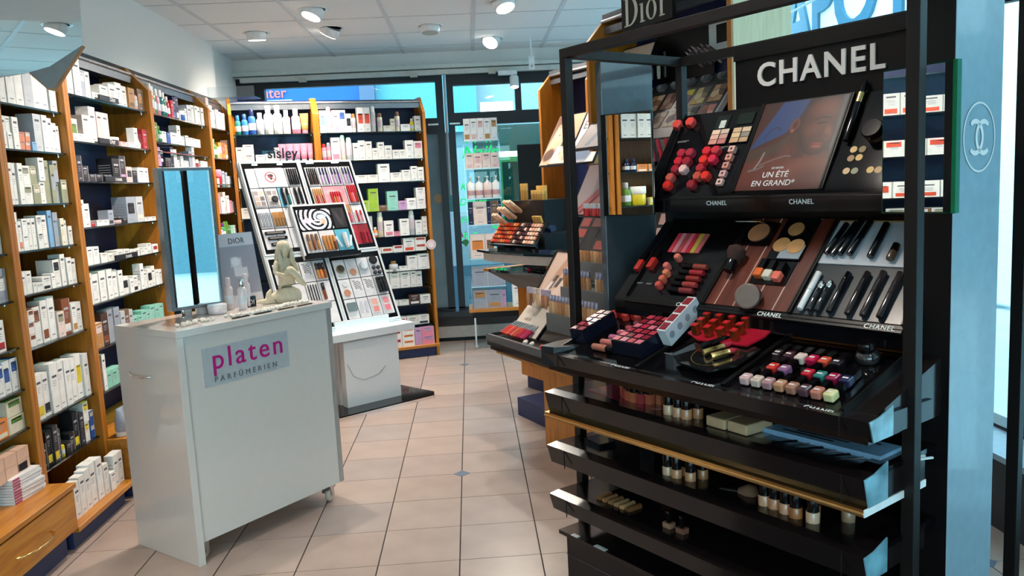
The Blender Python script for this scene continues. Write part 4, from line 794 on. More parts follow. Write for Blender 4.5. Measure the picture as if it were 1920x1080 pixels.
pc = part('plinth', MB().box(-1.1, -.4, .10, .31, 0, .12, NAVYP), ud)
bh = solo('door_header', MB().box(0, .36, 0, .02, 0, .165, BLACKM), 'large black header sign with white Dior lettering above the tall unit', 'sign', FD @ T(.325, -.012, 2.185))
# serif lettering built from polygons
def serif_dior(h, mat):
    m = MB(); t = h*.16
    def ell(cx, cz, ro_x, ro_z, ri_x, ri_z, a0=0, a1=360, n=28, ox=0):
        vs = []; fs = []
        for k in range(n+1):
            a = math.radians(a0+(a1-a0)*k/n); vs += [(cx+ro_x*math.cos(a), -.001, cz+ro_z*math.sin(a)), (cx+ox+ri_x*math.cos(a), -.001, cz+ri_z*math.sin(a))]
        for k in range(n): fs.append((2*k, 2*k+1, 2*k+3, 2*k+2))
        m.add(vs, fs, mat)
    def bar(x0, x1, z0, z1): m.box(x0, x1, -.002, 0, z0, z1, mat)
    bar(h*.10, h*.10+t*.9, 0, h); bar(0, h*.38, 0, h*.045); bar(0, h*.38, h*.955, h)
    ell(h*.28, h*.5, h*.52, h*.5, h*.34, h*.455, -90, 90)
    x = h*.92; bar(x+h*.05, x+h*.05+t*.8, 0, h*.64); bar(x, x+h*.28, 0, h*.04); bar(x-h*.01, x+h*.1, h*.60, h*.64); ell(x+h*.11, h*.86, h*.085, h*.085, 0, 0)
    x = h*1.55; ell(x, h*.33, h*.29, h*.34, h*.15, h*.30)
    x = h*1.98; bar(x+h*.05, x+h*.05+t*.8, 0, h*.64); bar(x, x+h*.28, 0, h*.04); bar(x-h*.01, x+h*.1, h*.60, h*.64)
    ell(x+h*.32, h*.42, h*.16, h*.24, h*.13, h*.19, 60, 175); ell(x+h*.40, h*.57, h*.075, h*.075, 0, 0)
    return m
part('lettering', serif_dior(.128, M('ivory_lettering', hexc('DDD3C0'), .5)), bh, T(.022, -.001, .022))
bh.name = 'header_sign'
skin = [('g', 'D9B49A', 'E8CDB8', .4, .5), ('e', .5, .5, .2, .34, 20, 'C99878', .08), ('e', .42, .62, .1, .1, 0, 'E9C9B0', .08), ('l', [(.2, .9), (.4, .7), (.35, .4)], .02, '8A5A40', .05), ('e', .75, .2, .15, .12, 0, 'B98868', .06)]
face = [('g', 'D8B090', 'C99A7C', .2, .8), ('e', .3, .72, .22, .24, 10, 'E0B898', .04), ('p', [(0, 1), (.5, 1), (.15, .78), (0, .3)], '6B4A38', .05), ('e', .22, .76, .035, .015, 0, '3A2620', .01), ('e', .40, .75, .035, .015, 0, '3A2620', .01), ('e', .31, .6, .05, .015, 0, 'B04A48', .01), ('p', [(.5, .0), (1, 0), (1, .5), (.55, .55)], '28303E', .03), ('e', .2, .2, .2, .12, 30, '5A3A2C', .04)]
ivory = [('g', 'D9CDC8', 'E2D8D4', .5, .5)]
def leaned(F, x0, x1, y0, z0, y1, z1):
    """frame of a leaning board: origin bottom-left, x right, z up the slope, y into the board; and its size"""
    a = math.degrees(math.atan2(y1-y0, z1-z0)); return F @ T(x0, y0, z0) @ RX(-a), x1-x0, math.hypot(y1-y0, z1-z0)
def poster(F, geo, ops, label, nx=30, ny=40, back=BLACKM, edge=True, name='poster_board'):
    Mx, w_, h_ = leaned(F, *geo)
    o = solo(name, MB().box(-.008, w_+.008, .0015, .014, -.008, h_+.008, back), label, 'poster', Mx)
    part('print', picture(w_, h_, ops, nx, ny), o); return o, Mx, w_, h_
# --- unit F
poster(FF, (.27, .58, -.20, 1.64, .0, 1.98), face, 'slanted poster of a woman in the oak unit near the back window', 36, 44)
o, Mx, w_, h_ = poster(FF, (.40, .60, -.215, 1.645, -.10, 1.80), skin, 'small slanted poster of two faces below the larger portrait poster', 20, 20)
o, Mx, w_, h_ = poster(FF, (.60, .88, -.20, 1.64, .0, 1.98), ivory+[('p', [(0, .0), (.7, 0), (1, .45), (.2, .5)], '6A7A92', .03)], 'pale poster with black capital letters beside the portrait poster', 14, 14)
part('lettering', text_mesh('ÉE E', .09, PRINTD, .0004), o, T(.02, -.001, h_*.66) @ RX(90))
def rod_group(F, n, r, L, col, cap, label_fmt, group, dx=None, tilt=0, name='lipstick_tube', cat='lipstick', body=.6, cols=None):
    for k in range(n):
        c = cols[k % len(cols)] if cols else col
        o = solo(name, MB().lathe([(r*.95, 0), (r, .002), (r, L*body)], C(c, .22, coat=.3), 10), label_fmt % nth(k), cat, F @ T(k*(dx or r*2.2), 0, 0) @ RX(tilt), group)
        part('cap', MB().lathe([(r*1.0, L*body), (r*1.0, L*.98), (r*.92, L)], C(cap, .2), 10), o)
def block(name, F, w_, d_, h_, mat, label, cat, group=None): return solo(name, MB().box(0, w_, 0, d_, 0, h_, mat), label, cat, F, group)
# gold sticks and testers on F
block('tester_riser', FF @ T(.0, -.42, 1.06), .62, .42, .12, BLACKM, 'black stepped tester riser on the glass tray by the back window', 'stand')
block('tester_riser', FF @ T(.05, -.30, 1.18), .40, .30, .22, BLACKM, 'upper black tester riser below the portrait poster', 'stand')
rod_group(FF @ T(.12, -.26, 1.40), 3, .013, .12, 'C79A4A', 'D9B060', 'tall gold foundation tube, %s of three on the upper riser', 'gold tubes left', .03, 0, 'foundation_tube', 'tube')
rod_group(FF @ T(.30, -.24, 1.40), 4, .014, .10, 'C79A4A', 'D9B060', 'gold foundation tube, %s of the row below the portrait', 'gold tubes', .03, 0, 'foundation_tube', 'tube')
rod_group(FF @ T(.29, -.28, 1.40), 5, .014, .07, 'B98A40', 'D9B060', 'short gold tube, %s of the front row below the portrait', 'short gold tubes', .031, 0, 'foundation_tube', 'tube')
for j in range(3): rod_group(FF @ T(.03+.03*j, -.36+.03*j, 1.23+.045*j), 3-(j == 0), .014, .13, 'D9A888', 'E8C4A4', 'pink gold slanted tube, %s of '+('front', 'middle', 'rear')[j]+' row beside the back window', 'slanted tubes', .036, 52, 'lip_tube', 'tube')
rod_group(FF @ T(.42, -.34, 1.20), 5, .010, .10, 'C9965A', 'C79A4A', 'small gold lipstick, %s of the five over the lip tester tray', 'gold lipsticks', .022, 20)
for k in range(4): block('navy_compact', FF @ T(.35+.07*k, -.36, 1.185) @ RX(20), .055, .05, .03, C('252C4A', .2), 'navy compact box, %s from left on the tester riser' % nth(k), 'compact', 'navy compacts')
Mx, w_, h_ = leaned(FF, -.02, .58, -.47, 1.10, -.36, 1.25)
lt = solo('lip_tester_tray', MB().box(0, w_, .0, .02, 0, h_, BLACK).box(-.01, w_+.01, -.01, .02, -.01, 0, GEDGED), 'black slanted tray of lip colour testers with white edge', 'tray', Mx)
k = 0
for j in range(5):
    for i in range(17):
        if i < 8: c = ['E8642A', 'C83A1E', 'F09048', 'D8301E', 'B85A32'][(i*3+j) % 5]
        elif i < 13: c = ['3A1216', 'C9B4A8', '5A1A20', '2A1012'][(i+j*2) % 4]
        else: c = ['E0B09A', 'EBCDB8', 'D9A084'][(i+j) % 3]
        part('lip_tester', MB().box(.012+i*.033, .012+i*.033+.024, -.012, 0, .012+j*.034, .012+j*.034+.022, C(c, .3)), lt)
# curved glass trays of F
tr = MB().prism([(-.06, -.56), (.2, -.60), (.6, -.58), (1.0, -.50), (1.0, .0), (0, .0)], 1.045, 1.06, M('dark_glass_top', hexc('1A2A2E'), .08, coat=.5), 'Z').prism([(0, -.54), (.2, -.575), (.6, -.56), (1.0, -.48), (1.0, -.40), (.2, -.3)], .985, 1.045, C('C9BDB4', .4), 'Z')
solo('glass_tray', tr, 'dark glass topped curved tray with pale rim near the back window', 'tray', FF)
for k in range(7): block('palette_box', FF @ T(.15+.11*k, -.45+.02*(k % 2), 1.061) @ RZ(10*k), .07, .05, .012, C(('2A2C48', '3A2A44', '1A1C2A', '7A5A78', '2E3A60', '1C1C22', '40284A')[k], .25), 'dark compact lying on the curved glass tray, %s from left' % nth(k), 'compact', 'compacts on glass tray')
tr = MB().prism([(.08, -.55), (1.05, -.50), (1.05, -.02), (.08, -.02)], .905, .925, M('dark_glass_top', hexc('1A2A2E'), .08), 'Z').add([(.08, -.55, .905), (1.05, -.50, .905), (1.05, -.02, .905), (.08, -.02, .905), (.22, -.40, .79), (1.05, -.38, .79), (1.05, -.05, .79), (.22, -.05, .79)], [(0, 1, 5, 4), (1, 2, 6, 5), (2, 3, 7, 6), (3, 0, 4, 7), (4, 5, 6, 7)], BLACKM)
solo('brush_tray', tr, 'black tapered tray under the curved glass tray holding brushes', 'tray', FF)
for k in range(3):
    o = solo('makeup_brush', MB().lathe([(.004, 0), (.007, .05), (.006, .13)], BLACK, 8), 'black brush lying on the tapered tray, %s from left' % nth(k), 'brush', FF @ T(.35+.10*k, -.42, .936) @ RZ(70+12*k) @ RX(90), 'black brushes'); part('bristles', MB().lathe([(.008, .13), (.015, .16), (.004, .185)], C(('C02A48', '1A1618', '1A1618')[k], .9), 10), o)
# --- unit D : displays
o, Mx, w_, h_ = poster(FD, (.05, .30, .10, 1.95, .20, 2.16), skin, 'blush portrait poster at the top left of the tall unit', 24, 24)
for k, zz in enumerate((1.62, 1.80)): poster(FD, (.04, .12, .08, zz, .09, zz+.16), skin, '%s narrow body poster beside the left panel of the tall unit' % ('lower', 'upper')[k], 10, 16)
o, Mx, w_, h_ = poster(FD, (.05, .42, -.12, 1.675, -.02, 1.79), [('bg', 'DDCFC9')]+[('l', [(.45+.14*k, .45), (.5+.14*k, .75)], .012, '8A7A74', .02) for k in range(4)]+[('l', [(.2+.02*k, .1), (.35+.02*k, .9)], .012, 'A8B0BC', .02) for k in range(5)], 'pale slanted brow colour card with grey strokes', 34, 24)
o, Mx, w_, h_ = poster(FD, (.03, .42, -.15, 1.35, -.02, 1.59), [('g', 'C9B8B8', '9A8484', 0, 1)]+[('p', [(.0+.12*k, 0), (.09+.12*k, 0), (.75+.09*k, .8), (.70+.09*k, .85)], ['C05A5A', 'A83A44', 'D88878', 'B04A50', 'E09A88', '9A3038'][k], .02) for k in range(6)], 'slanted poster of pink lip pencils in the tall unit', 40, 40)
Mx, w_, h_ = leaned(FD, .0, .40, -.15, 1.175, -.05, 1.33); o = palette(Mx, w_, h_, ['55504E', '4A4644', 'C96A62', 'D8847A', 'C0584E', '5A5250', '4E4A48', '3C3A3A', 'B85A52', 'D89084', 'C06A60', '4A4646'], 4, 3, 'grey slanted blush palette below the lip pencil poster', base='3E3C3E')
for k in range(6): rod_group(FD @ T(.20+.030*k, -.17-.01*(k % 2), 1.345), 1, .012, .06, ('C01E2A', 'D8343C', 'A81A24', 'E04848', 'B83030', 'D04A5A')[k], 'D8DCE0', 'red lip tester, '+nth(k)+' from left above the grey palette%.0s', 'red lip testers')
# eyeshadow panel and lipstick stand seen through the black frame
Mx, w_, h_ = leaned(FD, .16, .82, .03, 1.69, .25, 1.96)
ep = solo('eyeshadow_board', MB().box(0, w_, .0, .018, 0, h_, C('3A3A3C', .35)).box(w_, w_+.008, -.004, .02, 0, h_, C('C9D4DC', .3)), 'grey slanted board of mosaic eyeshadow palettes in the tall unit', 'board', Mx)
PAL = [['A88468', '8C6A52', 'C9A688', '6E5648', 'D8B89A'], ['B08A6A', '5E5A56', 'D9B890', '8A6A50', 'C8A078'], ['A8907C', 'C8B4A4', '7A665C', 'B89A84', '5C504A'], ['E0CDB8', 'C09A8A', '8A7078', 'A88888', 'D9BCA8'], ['8E8A80', '4A4A48', 'B4B8B4', '6E6E60', 'C8CCC0'], ['A86A64', 'C88A80', '7E6A68', 'D8A498', '945A58'],
       ['9A7A68', 'C8A488', '70584C', 'B89078', 'D8B8A0'], ['C09068', 'E0B890', '8A6248', 'A87858', 'D8A880'], ['B08474', '8C5C4C', 'C89A84', '7A5448', 'A87464'], ['A88898', 'D8C84A', 'B8A0B0', '806878', 'C8B0B8'], ['D8C08A', '6A6458', 'E0CCA8', '98886C', 'D8B060'], ['C8A078', '8A6A54', 'E0C4A0', '70584A', 'B08864']]
def mosaic(parent, x, z, w_, h_, cs):
    m = MB(); e = -.0025
    polys = [[(0, .62), (.45, .75), (.4, 1), (0, 1)], [(.45, .75), (1, .6), (1, 1), (.4, 1)], [(0, .62), (.45, .75), (.62, .4), (.3, .22), (0, .35)], [(.45, .75), (1, .6), (1, .3), (.62, .4)], [(0, 0), (.5, 0), (.3, .22), (0, .35)], [(.5, 0), (1, 0), (1, .3), (.62, .4), (.3, .22)]]
    for q, p in enumerate(polys):
        cx = sum(a for a, b in p)/len(p); cz = sum(b for a, b in p)/len(p); pp = [(x+w_*(cx+(a-cx)*.94), z+h_*(cz+(b-cz)*.94)) for a, b in p]
        m.prism(pp, e, 0, C(cs[q % len(cs)], .6))
    part('eyeshadow_palette', m, parent)
for j in range(2):
    for i in range(6): mosaic(ep, .015+i*.108, .06+j*.115, .085, .098, PAL[(j*6+i) % 12])
for i in range(6): part('tester_clip', MB().box(.03+i*.105, .075+i*.105, -.02, 0, .30, .33, C('6A6C70', .3)).box(.04+i*.105, .055+i*.105, -.03, 0, .30, .318, C('8A8C90', .3)), ep)
for k, (x, c, lz) in enumerate(((.14, 'DADCE0', .13), (.19, 'C8CACC', .12), (.24, '3A3A3C', .10), (.29, 'C9C8B0', .10), (.34, '2A2A2C', .12))):
    o = solo('mascara_tube', MB().lathe([(.008, 0), (.010, .02), (.010, lz*.6)], C(c, .2), 10), 'mascara tube, %s from left above the eyeshadow board' % nth(k), 'mascara', FD @ T(x+.02, .21, 1.985), 'mascaras'); part('cap', MB().lathe([(.010, lz*.6), (.010, lz)], C('1A1A1C', .2), 10), o)
for k in range(8):
    o = solo('slanted_brush', MB().lathe([(.006, 0), (.008, .10)], C(('6A5A58', '4A4444', '8A7A80', '5A4A48')[k % 4], .3), 8), 'brown slanted pencil, %s of the fan at the top of the eyeshadow board' % nth(k), 'pencil', FD @ T(.60+.02*k, .23, 2.0+.01*(k % 3)) @ RY(-50) @ RX(10), 'fanned pencils'); part('tip', MB().lathe([(.005, .1), (.001, .125)], C('C9A0A8'), 8), o)
solo('white_picture', MB().box(0, .28, 0, .01, 0, .16, C('D9E2E0', .5)).box(.05, .28, -.002, 0, .05, .13, BLACKM), 'white framed black picture panel at the top right of the tall unit', 'picture', FD @ T(.62, .25, 2.04))
solo('black_recess', MB().box(0, .40, 0, .015, 0, .26, BLACKM), 'plain black back panel above the eyeshadow board', 'panel', FD @ T(.22, .28, 1.97))
Mx, w_, h_ = leaned(FD, .42, .80, -.08, 1.55, .01, 1.68); rs = solo('lipstick_rack', MB().box(0, w_, 0, .02, 0, h_, C('3A3A3C', .3)), 'grey lipstick rack below the eyeshadow board', 'rack', Mx)
for k in range(12):
    c = ['D81E28', 'E03038', 'B81A30', 'D04058', 'C82838', 'D8D8E0'][k % 6]
    o = solo('lipstick', MB().lathe([(.010, 0), (.010, .03), (.009, .05), (.002, .055)], C(c, .25), 10), 'glossy lipstick in the rack, %s seen through the black frame' % nth(k), 'lipstick', Mx @ T(.03+.055*(k % 6), -.012, .03+.055*(k//6)) @ RX(50), 'lipsticks in the rack'); part('sleeve', MB().lathe([(.012, -.03), (.012, .0)], BLACK, 10), o)
Mx, w_, h_ = leaned(FD, .40, .80, -.14, 1.24, -.06, 1.42); palette(Mx, w_, h_, ['E8C4B8', 'D9A8A0', 'C98880', '2A2224', 'E0B4AC', '3A2A2C'], 6, 3, 'pink lip shade board low in the tall unit', 'board', '1A1818')
# stepped foundation tiers
for k, (y0, z0) in enumerate(((-.10, .80), (.0, .935), (.10, 1.07))):
    block('foundation_step', FD @ T(-.34, y0, z0-.10), 1.3, .22, .10, C('6E7274', .3), '%s grey step of the foundation display' % ('lowest', 'middle', 'top')[k], 'stand')
    n = (13, 13, 12)[k]
    for i in range(n):
        x = -.33+.033*i+(.05 if i > 7 else 0); c = ['C99A6C', 'B9834F', 'D9B084', 'A87244', 'C48C5C'][(i*2+k) % 5]
        o = solo('foundation_bottle', MB().lathe([(.013, 0), (.0135, .004), (.0135, .062), (.008, .066)], C(c, .2, coat=.5), 12), 'beige foundation bottle with silver lilac cap, %s on the %s step' % (nth(i), ('lowest', 'middle', 'top')[k]), 'bottle', FD @ T(x+.015, y0+.02, z0), 'foundation bottles in rows')
        part('cap', MB().lathe([(.0105, .066), (.011, .068), (.011, .098), (.010, .10)], C('B8B4C8', .15, metal=.6), 12), o)
o, Mx, w_, h_ = poster(FD, (-.66, -.37, .0, .82, .19, 1.10), [('g', 'D9B8A4', 'E4C8B8', .5, .4), ('p', [(.1, .05), (.35, .1), (.75, .95), (.5, .95)], 'C49478', .06), ('p', [(.45, .0), (.75, .0), (1, .7), (.8, .8)], 'E8D0C0', .06), ('p', [(.3, .28), (.42, .28), (.52, .55), (.4, .55)], '3E3436', .015), ('p', [(.12, .05), (.26, .05), (.42, .42), (.3, .42)], 'E8E0DC', .02), ('p', [(.5, .32), (.62, .32), (.7, .5), (.58, .52)], '4A4042', .015), ('p', [(.8, 0), (1, 0), (1, .2), (.8, .15)], '4A4648', .03)], 'slanted nude body poster in black frame above the lower left testers', 40, 50)
part('frame_edge', MB().box(-.012, .0, -.006, .012, -.012, h_+.012, BLACK).box(w_, w_+.012, -.006, .012, -.012, h_+.012, BLACK).box(0, w_, -.006, .012, h_, h_+.012, BLACK), o)
for k, x in enumerate((.02, .20)): block('bottle_block', FD @ T(-.62+x, -.045, .80) @ RX(-25), .05, .03, .045, C('DCD0C4', .3), '%s cream cap block at the foot of the nude body poster' % ('left', 'right')[k], 'block')
Mx, w_, h_ = leaned(FD, -.72, -.40, -.14, .645, .01, .80)
cb = solo('tester_card_board', MB().box(0, w_, 0, .012, 0, h_, C('DCCFC2', .4)).box(w_, w_+.012, -.003, .014, 0, h_, BLACKM), 'cream slanted tester board with foundation bottles at lower left', 'board', Mx); part('lettering', text_mesh('DIOR', .03, C('A89888'), .0004), cb, T(.07, -.001, h_*.46) @ RX(90))
for i in range(7):
    o = solo('foundation_bottle', MB().lathe([(.012, 0), (.0125, .004), (.0125, .07), (.008, .074)], C(['B9835C', '8A5234', 'C9A878', 'D9B890', 'B07A54', 'C08A64', '9A6244'][i], .2, coat=.5), 12), 'foundation bottle, %s from left above the cream tester board' % nth(i), 'bottle', FD @ T(-.66+.036*i+(.02 if i > 3 else 0), -.025, .80), 'bottles above the cream board'); part('cap', MB().lathe([(.011, .074), (.011, .108)], C('C4BCD0' if i not in (2, 3) else 'E4DAD0', .15), 12), o)
Mx, w_, h_ = leaned(FD, -.75, -.44, -.205, .625, -.13, .66)
for i in range(10):
    c = ['E0403C', 'D84838', 'E8604C', 'C83A30', 'E07058', 'D0503C', 'C8343C', 'B82848', 'C02A58', 'A82050'][i]
    o = solo('lip_gloss', MB().lathe([(.0105, 0), (.011, .004), (.011, .075)], C(c, .15, coat=.5), 10), 'clear lip gloss with silver cap, %s of the red row on the tray' % nth(i), 'lip gloss', FD @ T(-.72+.029*i, -.19, .642) @ RX(-62), 'red lip gloss row'); part('cap', MB().lathe([(.0095, .075), (.0095, .12)], CHROME, 10), o)
tr = MB().prism([(-.775, -.26), (1.0, -.26), (1.0, .28), (-.775, .28)], .575, .625, BLACKM, 'Z').box(-.78, 1.0, -.265, -.245, .60, .642, C('5A5E62', .25)).box(-.78, -.765, -.26, .1, .60, .642, C('33363A', .25)).box(-.775, 1.0, -.24, .0, .545, .575, BLACK)
solo('foundation_tray', tr, 'long black display tray with grey front rim on the oak base', 'tray', FD)
for k, (x, c) in enumerate(((-.40, 'E4DCD4'), (-.33, 'E4DCD4'), (-.22, 'D83A34'), (-.18, 'D83A34'))):
    solo('small_tube', MB().lathe([(.010, 0), (.014, .03), (.012, .07)], C(c, .3), 10), '%s tube lying at the front of the foundation tray, %s from left' % (('white', 'white', 'red', 'red')[k], nth(k)), 'tube', FD @ T(x, -.20, .641) @ RZ(50) @ RX(90))
block('black_tester_box', FD @ T(-.12, -.2, .626), .25, .1, .05, C('3A3C3E', .2), 'grey acrylic tester box beside the black make-up stand', 'box')

# ================================================================== the black make-up stand
AZ = math.radians(33.6); E0 = Vector((.347, 2.6))
FCH = T(E0.x, E0.y, 0) @ RZ(-90+33.6)
chn = thing('makeup_stand', 'tall black gloss make-up stand with frame, sloping tiers and CHANEL header', 'display stand', FCH)
def tb_(nm, x0, x1, y0, y1, z0, z1, mat=TUBEM, **k): return bevel(part(nm, MB().box(x0, x1, y0, y1, z0, z1, mat), chn, **k), .0012, 1)
for x in (-.058, 1.077): tb_('front_post', x, x+.03, 0, .03, .0, 1.905); tb_('rear_post', x, x+.03, .55, .58, 0, 1.905)
for y in (0, .55): tb_('top_beam', -.058, 1.107, y, y+.03, 1.905, 1.935)
for x in (-.058, 1.077): tb_('side_beam', x, x+.03, .03, .55, 1.905, 1.935)
GPANEL = M('satin_black_panel', (.05, .06, .07), .25, metal=.0, coat=.6)
tb_('side_wall', -.058, -.03, .155, .40, .1, 1.90, GPANEL)
rw = tb_('side_wall', 1.035, 1.108, .157, .395, .0, 1.935, M('satin_panel_window_sheen', hexc('86A0AE'), .32, coat=.3), label='side wall with painted window sheen and round emblem')  # window reflection put into the pale colour of the outer face
bpy.data.objects[rw.name].data.materials.append(BLACKM)
for p_ in rw.data.polygons:
    if p_.normal.x < .5: p_.material_index = 1
em = MB()
n_ = 40; em.add([], [], INK)
def arc2(m, cx, cz, r0, r1, a0, a1, n=26):
    vs = []; 
    for k in range(n+1): a = math.radians(a0+(a1-a0)*k/n); vs += [(cx+r0*math.cos(a), 0, cz+r0*math.sin(a)), (cx+r1*math.cos(a), 0, cz+r1*math.sin(a))]
    m.add(vs, [(2*k, 2*k+1, 2*k+3, 2*k+2) for k in range(n)], INK)
arc2(em, 0, 0, .0765, .081, 0, 360, 60)
arc2(em, -.021, 0, .031, .042, -128, 128); arc2(em, .021, 0, .031, .042, 52, 308)
part('emblem', em, rw, T(1.1095, .277, 1.563) @ RZ(90), 'white interlocked double C in a ring')
tb_('back_wall', 0, 1.035, .415, .43, .1, 1.40, BLACKM); 
hd = tb_('header_panel', .31, .87, .42, .44, 1.60, 1.90, BLACKM)
LTR = M('silver_white_letters', (.62, .60, .58), .4)
part('lettering', text_mesh('CHANEL', .098, LTR, .003, .018, 1.13), hd, T(.395, .416, 1.772) @ RX(90), 'large silver white CHANEL letters')
tb_('header_cap', .31, .88, .41, .45, 1.86, 1.905, BLACKM)
# tiers
TIERS = {1: (.25, 1.45, .41, 1.71), 2: (.10, 1.13, .34, 1.365), 3: (-.15, .975, .17, 1.07)}
U = (.115, .43, .722, 1.03)
def tier_frame(t):
    y0, z0, y1, z1 = TIERS[t]; a = math.degrees(math.atan2(z1-z0, y1-y0)); return T(0, y0, z0) @ RX(a), math.hypot(z1-z0, y1-y0)   # x right, y up the slope, z out of the board
small = lambda s, sz: text_mesh(s, sz, INK, .0003, .012, 1.08)
for t in (1, 2, 3):
    TF, S_ = tier_frame(t); ul, ur = (.07, 1.03) if t < 3 else (.02, 1.09)
    y0, z0, y1, z1 = TIERS[t]
    part('tier_body', MB().prism([(y0-.012, z0-.055), (y0-.012, z0-.006), (y1, z1-.008), (.415, z1-.008), (.415, z0-.055)], ul, ur, BLACKB if t == 3 else BLACK, 'X'), chn)
    uu = U if t < 3 else (.04, .40, .70, 1.03)
    for k in range(3):
        b = part('display_panel', MB().box(uu[k]+.004, uu[k+1]-.004, 0, S_, -.006, .002, BLACK).box(uu[k]+.001, uu[k]+.006, 0, S_, -.006, .012, BLACKM).box(uu[k+1]-.006, uu[k+1]-.001, 0, S_, -.006, .012, BLACKM).box(uu[k], uu[k+1], -.020, .0, -.012, .004, BLACKM), chn, TF)
        part('lettering', small('CHANEL', .019), b, T(uu[k+1]-.095, -.0165, .0045) if t > 1 else TF.inverted() @ T(uu[k+1]-.095, y0-.0128, z0-.034) @ RX(90), 'small white brand lettering')
TC = {}
for t in (1, 2, 3): TF, S_ = tier_frame(t); TC[t] = FCH @ TF
# front rim of the main tray with end caps
EDGEW = M('veined_acrylic_end', hexc('6FA0B0'), .08, coat=.6, noise=.45, scale=14)
def rim(y_t, z_t, z_b, x0, x1, end, gold=False):
    m = MB(); m.prism([(y_t-.02, z_t), (y_t-.004, z_b), (.10, z_b), (.10, z_t-.004), (y_t+.02, z_t+.004)], x0, x1, BLACKB, 'X')
    r = part('front_rim', m, chn); part('end_plate', MB().prism([(y_t-.02, z_t), (y_t-.004, z_b), (y_t+.075, z_b), (y_t+.075, z_t+.02), (y_t+.02, z_t+.004)], x1, x1+.003, EDGEW, 'X'), r, label='pale veined end plate')
    for xx in (.08, 1.03): part('joint_line', MB().box(xx, xx+.0015, y_t-.022, y_t-.019, z_b, z_t, M('joint_black', (.001, .001, .001), .9)), r)
    return r
rim(-.155, .975, .927, .0, 1.098, True)
part('corner_piece', MB().prism([(.0, -.175), (.05, -.165), (.09, -.11), (.10, .1), (-.02, .12), (-.02, -.10)], .935, .995, C('2C2F33', .25), 'Z'), chn, label='grey bevelled corner piece of the main tray')
for k, (zt, zb, fl_) in enumerate(((.842, .776, .835), (.665, .605, .655), (.50, .445, .492))):
    r = rim(-.145, zt, zb, -.005, 1.082, True)
    sl = part('tray_floor', MB().box(0, 1.08, -.13, .41, fl_-.012, fl_, BLACK), chn)
    for q in range(3):
        x0 = .03+.35*q; part('tester_mat', MB().box(x0, x0+.33, -.12, .36, fl_, fl_+.002, BLACKM), sl); part('lettering', small('CHANEL', .019), sl, T(x0+.25, -.115, fl_+.0025), 'small white brand lettering')
    part('shelf_end', MB().box(1.03, 1.082, -.12, .40, fl_, fl_+.012, BLACK), sl)
gs = part('gold_strip', MB().box(-.01, 1.082, -.165, -.14, .758, .775, GOLD).box(-.01, 1.082, -.168, -.165, .764, .767, M('gold_pale', hexc('E8C890'), .3, metal=.8)), chn, label='polished gold strip along the tray front')
part('end_plate', MB().box(1.082, 1.085, -.165, .10, .758, .775, M('white_strip_end', hexc('E8F0F2'), .3)), gs)
bs_ = tb_('base_drawer', .02, 1.09, -.12, .42, .02, .355, BLACK)
part('drawer_line', MB().box(.02, 1.09, -.1215, -.12, .285, .288, C('3A3A3C', .2)), bs_); part('top_plate', MB().box(.0, 1.095, -.135, .42, .355, .368, BLACKB), bs_)
for k, (x, w2) in enumerate(((.06, .03), (.17, .05))): part('white_tab', MB().box(x, x+w2, -.136, -.12, .3685, .3695, C('D8DCDC')), bs_)
# mirrors on the stand
def stand_mirror(label, x, y, az, w_, z0, z1, back=C('101418', .2)):
    o = thing('side_mirror', label, 'mirror', T(x, y, 0) @ RZ(az)); part('backing', MB().box(-.004, w_+.004, .003, .010, z0-.004, z1+.004, back), o); part('mirror_glass', MB().box(0, w_, 0, .003, z0, z1, MIRROR), o); return o
stand_mirror('rectangular mirror reflecting white cartons on the left arm of the black stand', .4554, 2.708, -36, .176, 1.392, 1.722)
o = stand_mirror('rectangular mirror with green glass edge on the right arm of the black stand', .9693, 1.844, -62, .165, 1.401, 1.722, C('0E3A24', .1)); part('green_edge', MB().box(.1655, .175, -.004, .012, 1.398, 1.725, M('green_glass_side', hexc('1A6B42'), .1, coat=.6)), o)

# ---- tier 1 : lip cubes, poster, shades
def on(t, u, s, h=.002): return TC[t] @ T(u, s, h)
def hexcube(F, c, label, r=.0165, group='red lip colour testers'):
    return solo('lip_colour_pot', MB().lathe([(r*.9, 0), (r, .004), (r, .020), (r*.86, .024)], C(c, .35, coat=.3), 6, smooth=False), label, 'lip tester', F, group)
spots = [(.195, .145, 'B02438'), (.232, .145, 'A8283C'), (.195, .115, 'C81E30'), (.232, .113, '982030'), (.195, .085, '981C2C'), (.229, .084, 'E0B4B0'), (.186, .055, 'B85048'), (.186, .026, 'D82820'),
         (.300, .146, 'D81C2C'), (.336, .146, 'C02838'), (.300, .114, 'E02A20'), (.336, .114, 'D01E40'), (.300, .084, 'A81E2C'), (.300, .055, 'B84A38'), (.332, .055, 'D82A20'), (.287, .026, '9A1828')]
for k, (u_, s_, c) in enumerate(spots): hexcube(on(1, u_-.02, s_), c, '%s six-sided lip colour tester on the top tier, %s' % (('pale pink' if c == 'E0B4B0' else 'red'), '%s of the %s block' % (nth(k if k < 8 else k-8), 'left' if k < 8 else 'right')))
for k, (u_, s_) in enumerate(((.105, .262), (.16, .266))): hexcube(on(1, u_, s_), 'D8423A', '%s round red lip colour pot near the upper edge of the top tier' % ('left', 'right')[k], .018)
for k in range(5):
    o = solo('nude_lip_block', MB().box(-.011, .011, -.010, .010, 0, .014, C(('D8A89C', 'D89484', 'C8887C', 'D0A0A0', 'DCB4A8')[k], .3)), 'square nude lip tester, %s from top in its column' % nth(k), 'lip tester', on(1, .372, .150-.029*k)); part('dark_dot', MB().lathe([(.0045, .0141), (.0045, .0146)], C('4A2024'), 10), o)
